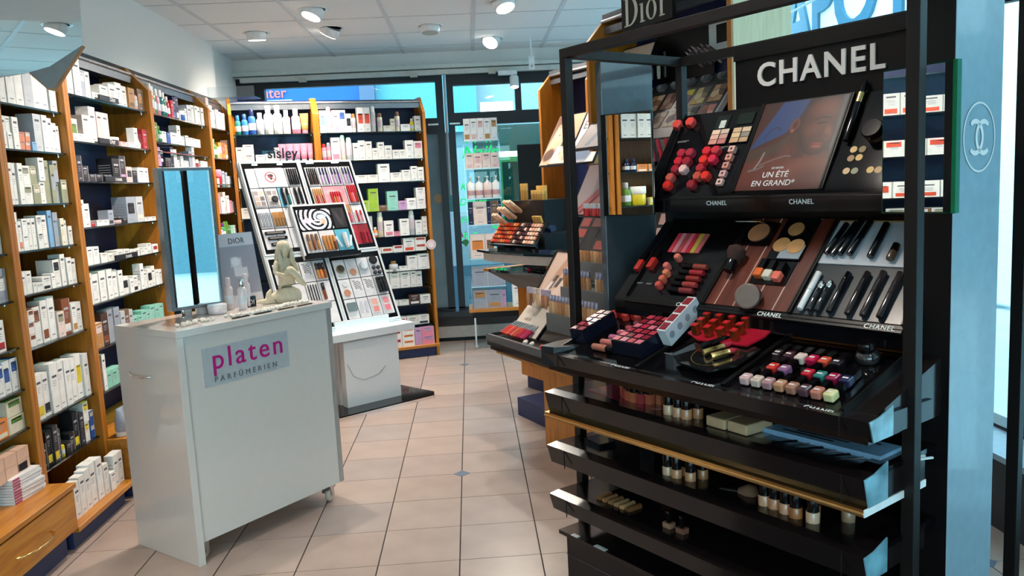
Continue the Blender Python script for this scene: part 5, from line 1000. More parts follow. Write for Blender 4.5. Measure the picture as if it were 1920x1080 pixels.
for k, (u_, cl) in enumerate(((.262, ['C88C7C', 'B8706C', 'D8A898', 'C09088', 'E0C0A8', 'C8B0A0']), (.345, ['C8A078', 'B09070', 'D8B890', '8A8074', 'C8A884', 'D0B498']))):
    palette(on(1, u_, .176, .008) @ RX(-90), .07, .055, cl, 2, 3, '%s eyeshadow quad palette at the top of the lip board' % ('left', 'right')[k], base='141214', gap=.06)
solo('clear_lid', MB().box(0, .05, 0, .05, 0, .003, C('1E2422', .1)).box(.018, .040, .002, .03, .003, .004, C('C8CCC4', .3)), 'dark compact lid with painted pale reflection above the left quad palette', 'lid', on(1, .262, .236))  # pale patch on the lid is a painted reflection
solo('clear_lid', MB().box(0, .06, 0, .04, 0, .003, C('1C2620', .1)), 'dark green compact lid above the right quad palette', 'lid', on(1, .345, .245))
def caption(t, u_, s_, w_, parent_label, n=2):
    m = MB()
    for q in range(n): m.box(0, w_*(1-.2*q), -.004*q-.0018, -.004*q, 0, .0004, C('8A8684', .5))
    return m
for k, (t, u_, s_, w_) in enumerate(((1, .12, .205, .05), (1, .15, .168, .05), (1, .27, .168, .075), (1, .36, .012, .05), (1, .17, .006, .02), (1, .27, .006, .035), (1, .10, .006, .03), (2, .125, .06, .025), (2, .165, .06, .025), (2, .205, .06, .025), (2, .49, .16, .05), (2, .46, .07, .045), (2, .46, .10, .03), (2, .62, .235, .04), (3, .60, .15, .06), (3, .41, .11, .06))):
    solo('caption_print', caption(t, u_, s_, w_, ''), 'tiny pale caption lines, %s on the %s tier of the black stand' % (nth(k % 7 if k < 14 else k-14), ('top', 'middle', 'main')[t-1]), 'caption', on(t, u_, s_, .0022), 'printed captions')
PH = [('g', '6A3224', '301A18', .35, .6), ('p', [(.0, .45), (.25, 1), (.62, 1), (.52, .86), (.48, .74), (.38, .62), (.2, .55)], '34528C', .012),
      ('p', [(0, .45), (.3, .50), (.5, .62), (.5, .45), (.0, .30)], '5A4438', .04), ('p', [(.0, .0), (1, .0), (1, .30), (.75, .33), (.45, .40), (.2, .36), (0, .30)], '74382A', .05),
      ('e', .60, .22, .33, .12, 8, '94503E', .16), ('e', .18, .17, .22, .14, 20, '7E3E30', .14), ('e', .85, .1, .2, .12, 0, '6E3226', .15),
      ('p', [(.52, .84), (.56, 1), (1, 1), (1, .46), (.93, .42), (.86, .37), (.76, .36), (.66, .40), (.57, .46), (.50, .58), (.5, .74)], '3A1E1A', .012),
      ('p', [(.44, .38), (.47, .62), (.53, .62), (.60, .48), (.66, .42), (.70, .34), (.58, .33)], '5A2C22', .03), ('e', .48, .38, .08, .10, 0, '7A3E2E', .10),
      ('p', [(.58, .90), (.70, .97), (.9, .93), (.93, .80), (.90, .70), (.93, .60), (.90, .50), (.86, .40), (.76, .38), (.66, .48), (.56, .66)], '5E2C22', .08),
      ('e', .78, .88, .12, .08, 0, '8A4C3C', .12), ('e', .72, .66, .09, .06, 30, '7E3E2E', .08), ('e', .88, .60, .035, .08, 12, '8E4A38', .03), ('e', .86, .555, .05, .025, 0, '6A2E22', .015),
      ('l', [(.70, .755), (.78, .775), (.86, .76)], .007, '1C0E0C', .012), ('e', .78, .715, .055, .018, 5, '1E100E', .015), ('e', .78, .730, .06, .012, 5, '6A3A30', .015),
      ('e', .80, .478, .065, .018, -6, '9A4038', .012), ('e', .80, .455, .055, .018, -4, 'B8584C', .012), ('l', [(.74, .47), (.87, .468)], .003, '3A1412', .006),
      ('e', .475, .715, .052, .072, -12, '8A4434', .012), ('e', .48, .715, .026, .045, -12, '4A2018', .02), ('e', .465, .65, .02, .02, 0, 'B8664C', .01),
      ('p', [(.93, 1), (1, 1), (1, .3), (.95, .45), (.96, .62), (.94, .8)], '50565A', .03),
      ('l', [(.15, .58), (.2, .68), (.27, .71), (.33, .67)], .004, '15181E', .006), ('l', [(.2, .28), (.28, .31), (.38, .345), (.48, .37), (.56, .365)], .006, '9A8C84', .006), ('l', [(.16, .24), (.2, .33), (.22, .42)], .010, 'B0A49C', .010), ('l', [(.1, .22), (.2, .24), (.26, .27)], .012, '8A7E78', .012), ('l', [(.56, .365), (.52, .45), (.47, .52)], .008, '6A2E28', .006)]
TF1, S1 = tier_frame(1)
po = solo('portrait_poster', MB().box(0, .285, .0012, .006, 0, S1, BLACKM), 'large poster of a dark skinned woman looking over her shoulder, lettered UN ÉTÉ EN GRAND', 'poster', FCH @ TF1 @ T(.433, .002, .004) @ RX(90) @ T(0, -.006, 0))
po.matrix_basis = FCH @ TF1 @ T(.433, .002, .010) @ RX(90)
po.matrix_basis = FCH @ TF1 @ Matrix(((1, 0, 0, .433), (0, 0, 1, .002), (0, -1, 0, .009), (0, 0, 0, 1)))
_pm = picture(.285, S1-.004, PH, 170, 180); _ca = _pm.color_attributes['Col'].data; _buf = np.zeros(len(_ca)*4); _ca.foreach_get('color', _buf)
_ca.foreach_set('color', np.clip(_buf*np.tile([.52, .50, .52, 1.], len(_ca)), 0, 1)); part('print', _pm, po, T(0, 0, 0))      # dark toned print
part('lettering', text_mesh('UN ÉTÉ', .026, INK, .0003, .004, 1.0, 'CENTER'), po, T(.128, -.001, .042) @ RX(90)); part('lettering', text_mesh('EN GRAND*', .026, INK, .0003, .004, 1.0, 'CENTER'), po, T(.128, -.001, .014) @ RX(90))
part('lettering', text_mesh('LES BEIGES', .0085, INK, .0002, .0, 1.0, 'CENTER'), po, T(.128, -.001, .070) @ RX(90))
for k, (u_, s_, c) in enumerate(((.778, .122, 'D8B078'), (.803, .121, '8E7650'), (.778, .095, 'A88058'), (.801, .096, 'E0B470'), (.777, .056, 'D8B488'), (.801, .055, '949478'), (.844, .056, 'E8C078'), (.866, .055, 'D8B080'), (.777, .032, '5E6A60'), (.801, .031, 'D8B070'), (.844, .031, 'C08868'), (.866, .03, '9A6E54'))):
    solo('eyeshadow_pan', MB().lathe([(.0098, 0), (.0100, .003)], C(c, .55), 18), 'round eyeshadow pan, %s of the %s block on the right of the top tier' % (nth(k if k < 4 else (k-4)), 'upper' if k < 4 else 'lower'), 'eyeshadow', on(1, u_, s_), 'round eyeshadow pans')
bm_ = BLACK
o = solo('large_brush', MB().lathe([(.007, 0), (.010, .03), (.009, .17), (.006, .19)], bm_, 12), 'long black brush lying beside the portrait poster', 'brush', on(1, .757, .155, .012) @ RX(-90) @ RZ(0)); part('ferrule', MB().lathe([(.0095, .12), (.0105, .15)], GOLD, 12), o)
o.matrix_basis = on(1, .752, .145, .014) @ RX(-90)
o = solo('loose_powder_jar', MB().lathe([(.026, 0), (.028, .004), (.028, .018)], C('5A4034', .15, coat=.6), 22), 'glass powder jar with black lid at the right of the top tier', 'jar', on(1, .83, .165)); part('lid', MB().lathe([(.029, .018), (.029, .034), (.026, .037)], BLACK, 22), o)

# ---- tier 2
cols = ['C83848', 'D88890', 'A84848', 'D86878', 'C02838', 'B8A040', 'B85A58']
for k in range(7): solo('lip_shade_bar', MB().box(0, .0165, 0, .080, 0, .004, C(cols[k], .35)), 'flat lip shade bar, %s from left on the middle tier' % nth(k), 'lip shade', on(2, .175+.0185*k, .19), 'lip shade bars')
for k, (u_, s_) in enumerate(((.10, .10), (.148, .112))):
    o = solo('liquid_lip_bottle', MB().box(-.010, .010, 0, .040, 0, .018, C('B02A24', .15, coat=.6)), '%s red liquid lip bottle with black cap on the middle tier' % ('left', 'right')[k], 'bottle', on(2, u_, s_)); part('cap', MB().box(-.009, .009, .042, .075, .001, .018, BLACK), o)
for k, (u_, s_) in enumerate(((.245, .17), (.222, .132), (.237, .165-.06), (.237, .08), (.237, .055))):
    hexcube(on(2, u_, s_-.01), ('D8705C', 'D86860', 'E07858', 'D06048', 'C84A40')[k], 'coral square lip tester, %s from top on the middle tier' % nth(k), .012, 'coral lip testers')
for k in range(5):
    s_ = .132-.0235*k; o = solo('lip_gloss', MB().lathe([(.008, 0), (.0095, .006), (.0095, .05)], C(('8A3A30', '982028', '8A2824', 'A03838', '7E2A30')[k], .15, coat=.6), 12), 'dark red lip gloss lying flat, %s from top on the middle tier' % nth(k), 'lip gloss', on(2, .375, s_, .010) @ RY(-90), 'flat lip glosses'); part('cap', MB().lathe([(.0095, .052), (.0095, .095)], BLACK, 12), o)
WRED = wood('red_wood_print', hexc('4A2018'), hexc('6E3020'), .3, 'Y')
TF2, S2 = tier_frame(2)
rb = solo('bronzer_board', MB().box(.434, .718, .004, S2, .002, .005, WRED), 'dark red wood patterned board with pale lines on the middle tier', 'board', FCH @ TF2)
for x in (.47, .535, .60, .665): part('pale_line', MB().box(x, x+.004, .004, S2, .005, .0055, C('B89A8C', .4)), rb)
def disc(F, r, c, label, cat='powder', name='powder_pan', h=.004, rough=.6): return solo(name, MB().lathe([(r, 0), (r, h)], C(c, rough, noise=.12), 30), label, cat, F)
solo('black_compact', MB().box(0, .10, 0, .085, 0, .008, BLACK), 'open black compact at the upper left of the bronzer board', 'compact', on(2, .445, .228, .005)); disc(on(2, .492, .272, .013), .034, 'A06844', 'large bronzer disc at the upper left of the bronzer board')
mr = solo('open_lid_mirror', MB().box(0, .095, -.003, 0, 0, .07, BLACK).box(.004, .091, -.004, -.003, .004, .066, MIRROR), 'raised compact lid mirror above the large bronzer disc', 'mirror', on(2, .43, .318, .01) @ RX(38))
solo('black_compact', MB().box(0, .105, 0, .155, 0, .008, BLACK), 'long black compact at the upper right of the bronzer board', 'compact', on(2, .565, .175, .005))
disc(on(2, .612, .287, .013), .024, 'B07848', 'upper tan powder disc of the right compact'); disc(on(2, .593, .227, .013), .026, 'B88450', 'lower left tan powder disc of the right compact'); disc(on(2, .642, .222, .014), .026, 'C89058', 'lower right golden powder disc of the right compact')
solo('silver_plate', MB().box(0, .07, 0, .05, 0, .002, C('9AA0A8', .15)), 'silver acrylic plate under the golden powder disc', 'plate', on(2, .60, .178, .0135))
o = solo('kabuki_brush', MB().lathe([(.017, 0), (.018, .03), (.016, .036)], BLACK, 16), 'short black kabuki brush with dark brown bristles on the bronzer board', 'brush', on(2, .470, .115, .02) @ RX(-80)); part('bristles', MB().lathe([(.016, .036), (.028, .06), (.027, .075), (.012, .085)], C('3A2420', .95), 18), o)
for k, (c, kn) in enumerate((('E06A30', 'orange'), ('D8D0BC', 'cream'), ('E8705C', 'coral'))):
    o = solo('nail_polish', MB().box(-.013, .013, 0, .028, 0, .022, C(c, .12, coat=.8)), '%s nail polish with black cap on the bronzer board' % kn, 'nail polish', on(2, .572+.032*k, .105-.004*k, .005)); bevel(o, .004, 2); part('cap', MB().box(-.009, .009, .030, .062, .002, .02, BLACK), o)
solo('black_tray_insert', MB().box(0, .12, 0, .085, 0, .003, BLACK), 'black insert under the three nail polishes', 'insert', on(2, .548, .088, .0055))
o = solo('magnifier_compact', MB().lathe([(.034, 0), (.036, .004), (.036, .014), (.034, .017)], C('4A342C', .2, coat=.5), 36), 'large round clear rimmed powder compact tilted at the front of the middle tier', 'compact', on(2, .59, .03, .02) @ RX(28) @ RY(14)); part('rim', MB().lathe([(.031, .0172), (.035, .018), (.036, .021), (.031, .0225)], C('7A6A62', .08), 36), o); part('black_back', MB().lathe([(.033, -.012), (.035, -.001)], BLACK, 36), o)
mb_ = solo('mascara_board', MB().box(.725, 1.026, .175, S2, .002, .006, C('B8BCC4', .3)).box(.728, 1.026, S2-.012, S2, .006, .012, GOLD).box(.725, 1.026, .004, .172, .002, .004, C('2A3036', .25)), 'white and grey picture board behind the mascaras on the right of the middle tier', 'board', FCH @ TF2)
for k, (u_, s_, L, r, lean) in enumerate(((.745, .20, .11, .008, 8), (.765, .195, .12, .008, 10), (.785, .20, .13, .009, 6), (.812, .20, .12, .009, 6), (.872, .195, .115, .010, 0), (.925, .19, .05, .010, 0))):
    o = solo('mascara_tube', MB().lathe([(r*.9, 0), (r, .004), (r, L*.5)], C('14161C', .15, coat=.5) if k < 5 else C('5A4434', .2), 12), 'black mascara lying on the white board, %s from left' % nth(k), 'mascara', on(2, u_, s_, .016) @ RZ(-lean) @ RX(-90)); part('cap', MB().lathe([(r, L*.52), (r, L*.98), (r*.8, L)], BLACK, 12), o)
for k, (u_, L, c, cn) in enumerate(((.752, .125, 'E4E4E4', 'white'), (.778, .07, '26282C', 'short black'), (.80, .075, '26282C', 'slim black'), (.835, .13, '101014', 'square black'), (.885, .135, '241C1E', 'bronze black'), (.925, .14, '2E2426', 'copper black'), (.968, .14, '2E2426', 'rosy black'))):
    o = solo('eye_liner_pen', MB().lathe([(.0075, 0), (.0085, .004), (.0085, L*.5)], C(c, .15, coat=.6), 12), '%s liner pen standing in the lower row of the middle tier' % cn, 'liner pen', on(2, u_, .012, .013) @ RX(-90)); part('cap', MB().lathe([(.0088, L*.51), (.0088, L*.99), (.007, L)], C(c, .12, coat=.6), 12), o)
    if k in (1, 2): part('metal_tip', MB().lathe([(.004, L), (.009, L+.008), (.009, L+.02), (.003, L+.028)], CHROME, 12), o)

# ---- tier 3 : main tray
def lipbox(F, n, m_, label, cols, px=.030, group=None):
    o = solo('lipstick_block', MB().box(0, px*n, 0, .030*m_, 0, .045, C('141826', .2)), label, 'lipstick rack', F)
    for i in range(n):
        for j in range(m_):
            c = cols[(i*3+j) % len(cols)]; part('lipstick_top', MB().box(px*i+.004, px*i+px-.004, .030*j+.004, .030*j+.026, .045, .047, C(c, .25)).box(px*i+.001, px*i+px-.001, .030*j+.001, .030*j+.029, .0, .0455, C('0E1018', .2)), o)
    return o
lipbox(on(3, .045, .075, .003) @ RZ(2), 2, 5, 'narrow black rack of lipsticks with rosy tops at the left of the main tray', ['8A4A48', 'C04A58', '6A3034', 'B85A60', '9A3840'])
for k in range(6):
    o = solo('lip_gloss', MB().lathe([(.008, 0), (.011, .005), (.011, .055), (.008, .06)], C(('B86A54', 'C86A64', 'C06A90', 'C85A70', 'B04A5A', '7A3A44')[k], .15, coat=.7), 12), 'rosy lip gloss lying flat, %s from front on the main tray' % nth(k), 'lip gloss', on(3, .165+.004*k, .055+.034*k, .014) @ RY(90) @ RZ(0), 'rosy flat glosses'); part('cap', MB().lathe([(.010, .062), (.010, .09)], BLACK, 12), o)
lipbox(on(3, .255, .055, .003), 4, 6, 'wide black rack of lipsticks with red tops in the middle left of the main tray', ['C83048', 'D85068', 'A02838', 'E07888', '8A2430', 'C84050'])
for k in range(7): hexcube(on(3, .055+.028*k-(.0), .262+.012*(k % 2), .003), ('E02A20', 'D82828', 'E04038', 'C83030', 'C84A40', 'A82430', '8A2030')[k], 'red lip tester, %s of the row at the back left of the main tray' % nth(k), .014, 'back row lip testers')
wb = solo('white_lipstick_rack', MB().box(0, .032, 0, .16, 0, .055, C('D8D8DC', .3)), 'white rack of lipsticks with round white emblems on the main tray', 'lipstick rack', on(3, .385, .135, .012) @ RX(14))
for k in range(4): part('lipstick_top', MB().box(.004, .028, .006+.039*k, .036+.039*k, .055, .057, C('8A1E2A', .25)), wb); part('emblem', MB().lathe([(.011, .032), (.011, .0325)], C('9A9AA4'), 16, X=T(0, .020+.039*k, .028) @ RY(90)), wb)
pl_ = MB().prism([(.0, .02), (.06, -.01), (.22, .0), (.235, .06), (.225, .13), (.12, .145), (.02, .135)], 0, .005, C('B01830', .12, coat=.8), 'Z')
rp = solo('red_plate', pl_, 'glossy red rounded plate carrying gold topped lipsticks on the main tray', 'plate', on(3, .44, .165, .03)); part('riser', MB().box(.06, .17, .03, .11, -.03, 0, BLACK), rp)
for j in range(3):
    for i in range(4):
        o = solo('square_lipstick', MB().box(-.009, .009, -.009, .009, 0, .028, M('gold_red', hexc('9A4A28'), .15, metal=.7)), 'square lipstick on the red plate, %s row, %s from left' % (('front', 'middle', 'back')[j], nth(i)), 'lipstick', on(3, .475+.045*i-.008*j, .185+.038*j, .036), 'lipsticks on the red plate'); part('red_top', MB().box(-.009, .009, -.009, .009, .028, .030, C('C8282C', .2)), o)
bp = MB().prism([(.0, .03), (.05, -.005), (.16, -.02), (.215, .03), (.22, .13), (.12, .16), (.02, .13)], 0, .005, M('black_mirror_plate', (.01, .01, .01), .05, coat=1.), 'Z')
bp = solo('black_plate', bp, 'glossy black rounded plate with gold ring and gold lipsticks on the main tray', 'plate', on(3, .475, .045, .02)); part('riser', MB().box(.06, .16, .03, .10, -.02, 0, BLACK), bp)
rg = MB()
vs = []; nn = 40
for k in range(nn): a = 2*PI*k/nn; vs += [(.12+.062*math.cos(a), .065+.062*math.sin(a), .0055), (.12+.0645*math.cos(a), .065+.0645*math.sin(a), .0055)]
rg.add(vs, [(2*k, 2*k+1, (2*k+3) % (2*nn), (2*k+2) % (2*nn)) for k in range(nn)], GOLD); part('gold_ring', rg, bp)
for k, (x, y, a, c, L) in enumerate(((.07, .075, 62, BLACK, .085), (.10, .045, 62, GOLD, .085), (.135, .035, 55, GOLD, .07))):
    o = solo('open_lipstick', MB().lathe([(.0095, 0), (.0095, .03), (.0085, .031), (.0085, L*.7)], c, 14), '%s lipstick lying on the black plate' % ('black capped', 'tall gold', 'short pale gold')[k], 'lipstick', on(3, .475+x, .045+y, .036) @ RZ(-(90-a)) @ RX(-90))
    part('bullet', MB().lathe([(.0075, L*.7), (.0075, L*.85), (.002, L)], C('B02A40', .25) if k else BLACK, 12), o)
NAIL = [('E0B4B4', 'pale pink'), ('DCC0B0', 'ivory pink'), ('B8888C', 'mauve'), ('C8906C', 'peach'), ('B07A64', 'terracotta'), ('5A3C44', 'plum'), ('C07A68', 'salmon'), ('E4DCA0', 'pale yellow'),
        ('D8342C', 'vivid red'), ('9A6890', 'lilac'), None, ('C81E34', 'cherry red'), ('2E7A74', 'teal'), ('A82048', 'raspberry'), ('2A2A50', 'midnight blue'), None,
        ('2A1A20', 'near black'), ('3E1A28', 'dark wine'), ('E4CCC0', 'nude'), ('C81848', 'hot pink'), ('E0543C', 'orange red'), ('241A20', 'black plum')]
def nail(u_, s_, c, nm, k):
    o = solo('nail_polish', MB().box(-.013, .013, -.012, .018, 0, .022, C(c, .10, coat=1.)), '%s nail polish lying in the %s row of the main tray' % (nm, ('front', 'middle', 'back')[k]), 'nail polish', on(3, u_, s_, .004), 'nail polishes on the main tray'); bevel(o, .005, 3)
    part('cap', MB().box(-.0085, .0085, .0185, .052, .002, .019, BLACK), o); part('caption', MB().box(-.007, .007, -.002, .004, .0222, .0226, C('E8DCDC', .5)), o)
for k, it in enumerate(NAIL):
    if it is None: continue
    if k < 8: nail(.747+.0328*k, .035, it[0], it[1], 0)
    elif k < 16: nail(.778+.0328*(k-8), .104, it[0], it[1], 1)
    else: nail(.748+.0328*(k-16), .172, it[0], it[1], 2)
o = solo('glass_powder_jar', MB().lathe([(.026, 0), (.03, .006), (.026, .022), (.016, .028)], C('2E2A2C', .05, coat=1.), 24), 'round dark glass jar with black lid at the right of the main tray', 'jar', on(3, .956, .235, .003)); part('lid', MB().lathe([(.020, .028), (.021, .045), (.018, .05)], BLACK, 24), o)
part('gold_back_strip', MB().box(.70, 1.03, .29, .334, .004, .012, M('dark_gold_edge', hexc('7A4418'), .2, metal=.5)), chn, tier_frame(3)[0])
# ---- tray 4
FT = FCH
def foundation(x, y, z, c, label, group, h=.078, r=.0155):
    o = solo('foundation_bottle', MB().lathe([(r*.95, 0), (r, .003), (r, h*.42), (r*.9, h*.45)], C(c, .2, coat=.5), 14), label, 'bottle', FT @ T(x, y, z), group); part('cap', MB().lathe([(r*.92, h*.45), (r*.9, h*.9), (r*.7, h)], BLACK, 14), o)
rs2 = solo('magenta_riser', MB().prism([(.09, -.06), (.37, -.10), (.42, -.05), (.42, .12), (.1, .12)], .8375, .845, C('A01838', .12, coat=.6), 'Z'), 'glossy magenta curved plate under nail polishes below the main tray', 'plate', FT)
part('riser', MB().box(.2, .4, -.02, .1, .845, .862, C('A01838', .2)), rs2)
for k in range(9):
    a = k/8; x = .20+.20*a; y = .02-.055*math.sin(a*PI); 
    o = solo('nail_polish', MB().box(-.010, .010, -.010, .010, 0, .03, C(('B85A38', 'C06A40', 'A83A3C')[k % 3], .12, coat=1.)), 'amber nail polish with tall black cap, %s along the magenta plate' % nth(k), 'nail polish', FT @ T(x, y-.03, .8455 if y-.03 < -.02 else .8625), 'nail polishes on the magenta plate'); part('cap', MB().lathe([(.0105, .031), (.0105, .068)], BLACK, 12), o)
for k, (x, y) in enumerate(((.455, -.095), (.490, -.095), (.52, -.095), (.535, -.065))): foundation(x, y+.01, .8375, ('E0B08C', 'D09A74', 'C88A64', 'C08058')[k], 'black capped foundation bottle, %s from left below the main tray' % nth(k), 'foundations below the main tray')
for k in range(2):
    o = solo('compact_box', MB().box(0, .065, 0, .10, 0, .028, C('C8A480', .25, coat=.5)), '%s beige cream compact with black lid on an acrylic plate' % ('left', 'right')[k], 'compact', FT @ T(.60+.07*k, -.10, .846) @ RZ(-4)); bevel(o, .004, 2); part('lid', MB().box(.0, .065, .10, .14, .001, .027, BLACK), o)
solo('acrylic_plate', MB().box(0, .17, 0, .19, 0, .007, C('6A7478', .05, coat=1.)), 'clear acrylic plate under the two beige compacts', 'plate', FT @ T(.595, -.12, .8376))
solo('tester_block', MB().box(0, .33, 0, .10, 0, .018, C('8AB0D0', .3)), 'long pale blue tester box lying under the front of the main tray', 'box', FT @ T(.70, -.02, .875)); bpy.data.objects['tester_block'].matrix_basis = FT @ T(.72, -.04, .838)
for k in range(4): part('black_stripe', MB().box(.06+.03*k, .20+.03*k, .02+.018*k, .026+.018*k, .018, .0185, BLACK), bpy.data.objects['tester_block'])
for k in range(6): solo('brow_pencil', MB().lathe([(.003, 0), (.0045, .02), (.0045, .11)], (BLACK, STEEL)[k % 2], 8), 'slim pencil lying in the brow tray, %s from left' % nth(k), 'pencil', FT @ T(.80+.035*k, -.10, .842) @ RZ(-30) @ RX(-90), 'slim brow pencils')
for k in range(5): solo('white_pencil', MB().box(0, .006, 0, .12, 0, .004, C('D0E0E4', .2)), 'pale flat pencil, %s of the fan at the right end of the fourth tray' % nth(k), 'pencil', FT @ T(.985+.018*k, -.03, .838) @ RZ(-25), 'pale pencil fan')
# ---- tray 5
solo('open_carton_lid', MB().prism([(.05, -.11), (.36, -.11), (.36, .08), (.09, .08)], .6575, .660, C('8E7258', .5), 'Z'), 'tan card mat at the left of the fifth tray', 'mat', FT)
block('black_compact', FT @ T(.06, -.06, .6605) @ RZ(-10), .09, .06, .02, BLACK, 'black compact on the tan card mat', 'compact'); block('black_compact', FT @ T(.30, -.05, .6605), .06, .06, .05, BLACK, 'black cube box at the right of the tan card mat', 'box')
for k, (x, y) in enumerate(((.45, -.09), (.483, -.09), (.49, -.055), (.525, -.08), (.535, -.04))): foundation(x, y, .6575, ('D8AC88', 'C48A60', 'B87850', 'C88C64', 'A87048')[k], 'dim foundation bottle, %s of five on the fifth tray' % nth(k), 'foundations mid fifth tray')
for k, (x, y) in enumerate(((.765, -.075), (.795, -.075), (.83, -.08), (.862, -.085), (.885, -.045), (.905, -.08), (.955, -.01))): foundation(x, y, .6575, ('D8A07C', 'CC8A64', 'DC9C78', 'B06A3C', 'B47C54', 'E0B090', 'A07C60')[k], 'beige foundation bottle, %s of seven at the right of the fifth tray' % nth(k), 'foundations right fifth tray', .082, .0165)
o = solo('face_brush', MB().lathe([(.008, 0), (.009, .05)], BLACK, 10), 'black brush with tan bristles lying on the fifth tray', 'brush', FT @ T(.62, -.07, .668) @ RZ(-70) @ RX(-90)); part('bristles', MB().lathe([(.010, .05), (.024, .075), (.022, .095), (.004, .105)], C('7A5640', .95), 16), o)
# ---- tray 6
for k in range(6):
    o = solo('concealer_stick', MB().lathe([(.009, 0), (.010, .003), (.010, .055)], C(('8A5A34', 'A87048', '9A6A44', 'B08058', 'C09060', '7A4A2C')[k], .3), 12), 'brown concealer stick lying on the lowest tray, %s from left' % nth(k), 'concealer', FT @ T(.15+.026*k, -.09, .505) @ RX(-90), 'concealer sticks'); part('cap', MB().lathe([(.0105, .056), (.0105, .10)], BLACK, 12), o)
for k in range(2):
    o = solo('nail_polish', MB().box(-.014, .014, -.012, .012, 0, .022, C(('A87860', '8A5A48')[k], .12, coat=1.)), '%s brown nail polish on the lowest tray' % ('left', 'right')[k], 'nail polish', FT @ T(.44+.05*k, -.08, .4955)); part('cap', MB().box(-.006, .006, -.006, .006, .0225, .055, BLACK), o)
solo('dark_stand_top', MB().prism([(0, 0), (.10, 0), (.03, -.25)], 0, .03, BLACKM), 'black tapered fixture at the right edge beyond the stand side wall', 'fixture', T(1.815, 2.6, 1.90) @ RZ(-50))

# ================================================================== ceiling lamps
GLOW = M('lamp_glow', (1, .93, .82), .5, emit=14)
LW = M('lamp_white_enamel', (.85, .85, .84), .3)
def spot(x, y, tilt, az, label, power=LAMP_W, glow=True, z=ZC):
    t = thing('ceiling_spot', label, 'lamp', T(x, y, z))
    part('trim_ring', MB().lathe([(.085, -.002), (.105, -.006), (.108, 0.0)], LW, 28).lathe([(.085, -.002), (.08, .01)], LW, 28), t)
    R_ = RZ(az) @ RX(tilt); hdp = part('lamp_head', MB().lathe([(.078, .01), (.08, -.02), (.074, -.055), (.068, -.058)], LW, 28), t, R_)
    part('lens', MB().lathe([(.066, -.0600), (.001, -.0592)], GLOW if glow else C('B8B8B0', .3), 24), hdp)
    if power:
        L = bpy.data.lights.new('spot_light', 'SPOT'); L.energy = power*4; L.color = LAMP_COL; L.spot_size = math.radians(110); L.spot_blend = .8; L.shadow_soft_size = .06
        o = bpy.data.objects.new('spot_light', L); COL.objects.link(o); o.parent = hdp; o.matrix_basis = T(0, 0, -.075)
for a in ((-1.03, 5.95, 24, 125, 'lit ceiling spot tilted away, nearest above the leaning display'), (-1.62, 6.68, 8, 0, 'lit flat ceiling spot near the left wall'), (-1.02, 6.62, 34, 60, 'ceiling spot turned sideways behind the nearest lit spot'),
          (-.24, 6.68, 6, 180, 'unlit looking ceiling spot in the middle of the back ceiling'), (.32, 5.93, 24, 215, 'lit ceiling spot at the top centre right'), (.28, 7.35, 42, 150, 'bright tilted ceiling spot nearest the back beam')):
    spot(*a, glow=('unlit' not in a[4]))
for k, (x, y) in enumerate(((-1.0, 4.3), (.35, 4.5), (-1.2, 2.3), (.2, 2.2), (-1.0, .3), (.9, .3), (-.2, -1.4))): spot(x, y, 20 if x < 0 else 12, 90 if x < 0 else -60, 'added unseen ceiling spot %s ahead of the frame top, above the shop aisle' % nth(k), power=LAMP_W*(1.3 if x < 0 else .5))  # unseen spots added out of frame to light the room
tk = thing('track_lamp', 'white cylindrical track lamp hanging below the beam before the window', 'lamp', T(.46, 7.815, 2.50))
part('adapter', MB().box(-.12, .06, -.02, .045, .06, .10, LW).box(.0, .02, -.01, .01, .02, .06, LW), tk); h_ = part('lamp_head', MB().lathe([(.04, -.06), (.043, -.055), (.043, .04), (.04, .045)], LW, 22), tk, T(.03, 0, 0) @ RX(-15)); part('lens', MB().lathe([(.037, -.0615), (.001, -.0610)], GLOW, 20), h_)
sn = thing('alarm_sensor', 'small white sensor box hanging from the ceiling before the window', 'sensor', T(.62, 7.3, 2.60)); part('housing', MB().box(-.025, .025, -.02, .02, -.07, .04, LW), sn); part('stem', MB().box(-.006, .006, -.006, .006, .04, ZC-2.60, LW), sn); part('eye', MB().lathe([(.012, 0), (.012, .004)], C('B8BCC0'), 14), sn, T(0, -.02, -.045) @ RX(90))
# small things
solo('glass_cover', MB().box(0, .38, 0, .20, 0, .006, ACRYL).box(0, .38, 0, .004, 0, .09, ACRYL), 'clear acrylic sheet lying on top of the corner shelving', 'sheet', T(-2.1, 6.85, 2.345))
o = solo('price_tag_disc', MB().lathe([(.045, 0), (.045, .002)], C('EDE4E4'), 24), 'round pink and white shelf wobbler on the rear bay', 'tag', FB2 @ T(LR-.02, .0, 1.02) @ RX(90)); part('ring', ring(.030, .036, C('E08A94')), o, Matrix(((1, 0, 0, 0), (0, 0, 1, 0), (0, -1, 0, .0025), (0, 0, 0, 1))))
for z, ul in ((1.967+.11-.0, 'top'),): pass
for F_, z, x, s_, w_ in ((F1, 2.072, .50, 'Dior', .09), (F1, 1.84, .44, 'Dior', .09), (F1, 1.638, .46, 'CHANEL', .10), (F1, 1.21, .48, 'CHANEL', .11)):
    o = solo('shelf_sign', MB().box(0, w_*2.6, 0, .010, 0, .028, C('1C1E28', .3)), 'dark shelf strip lettered %s on shelf at %s of the wide bay' % (s_, {2.072: 'the top', 1.84: 'second level', 1.638: 'third level', 1.21: 'fifth level'}[z]), 'sign', F_ @ T(x-.12, .005, z+.001))
    part('lettering', text_mesh(s_, .036 if s_ == 'Dior' else .022, INK, .0003, .01), o, T(.12, -.001, .004) @ RX(90))

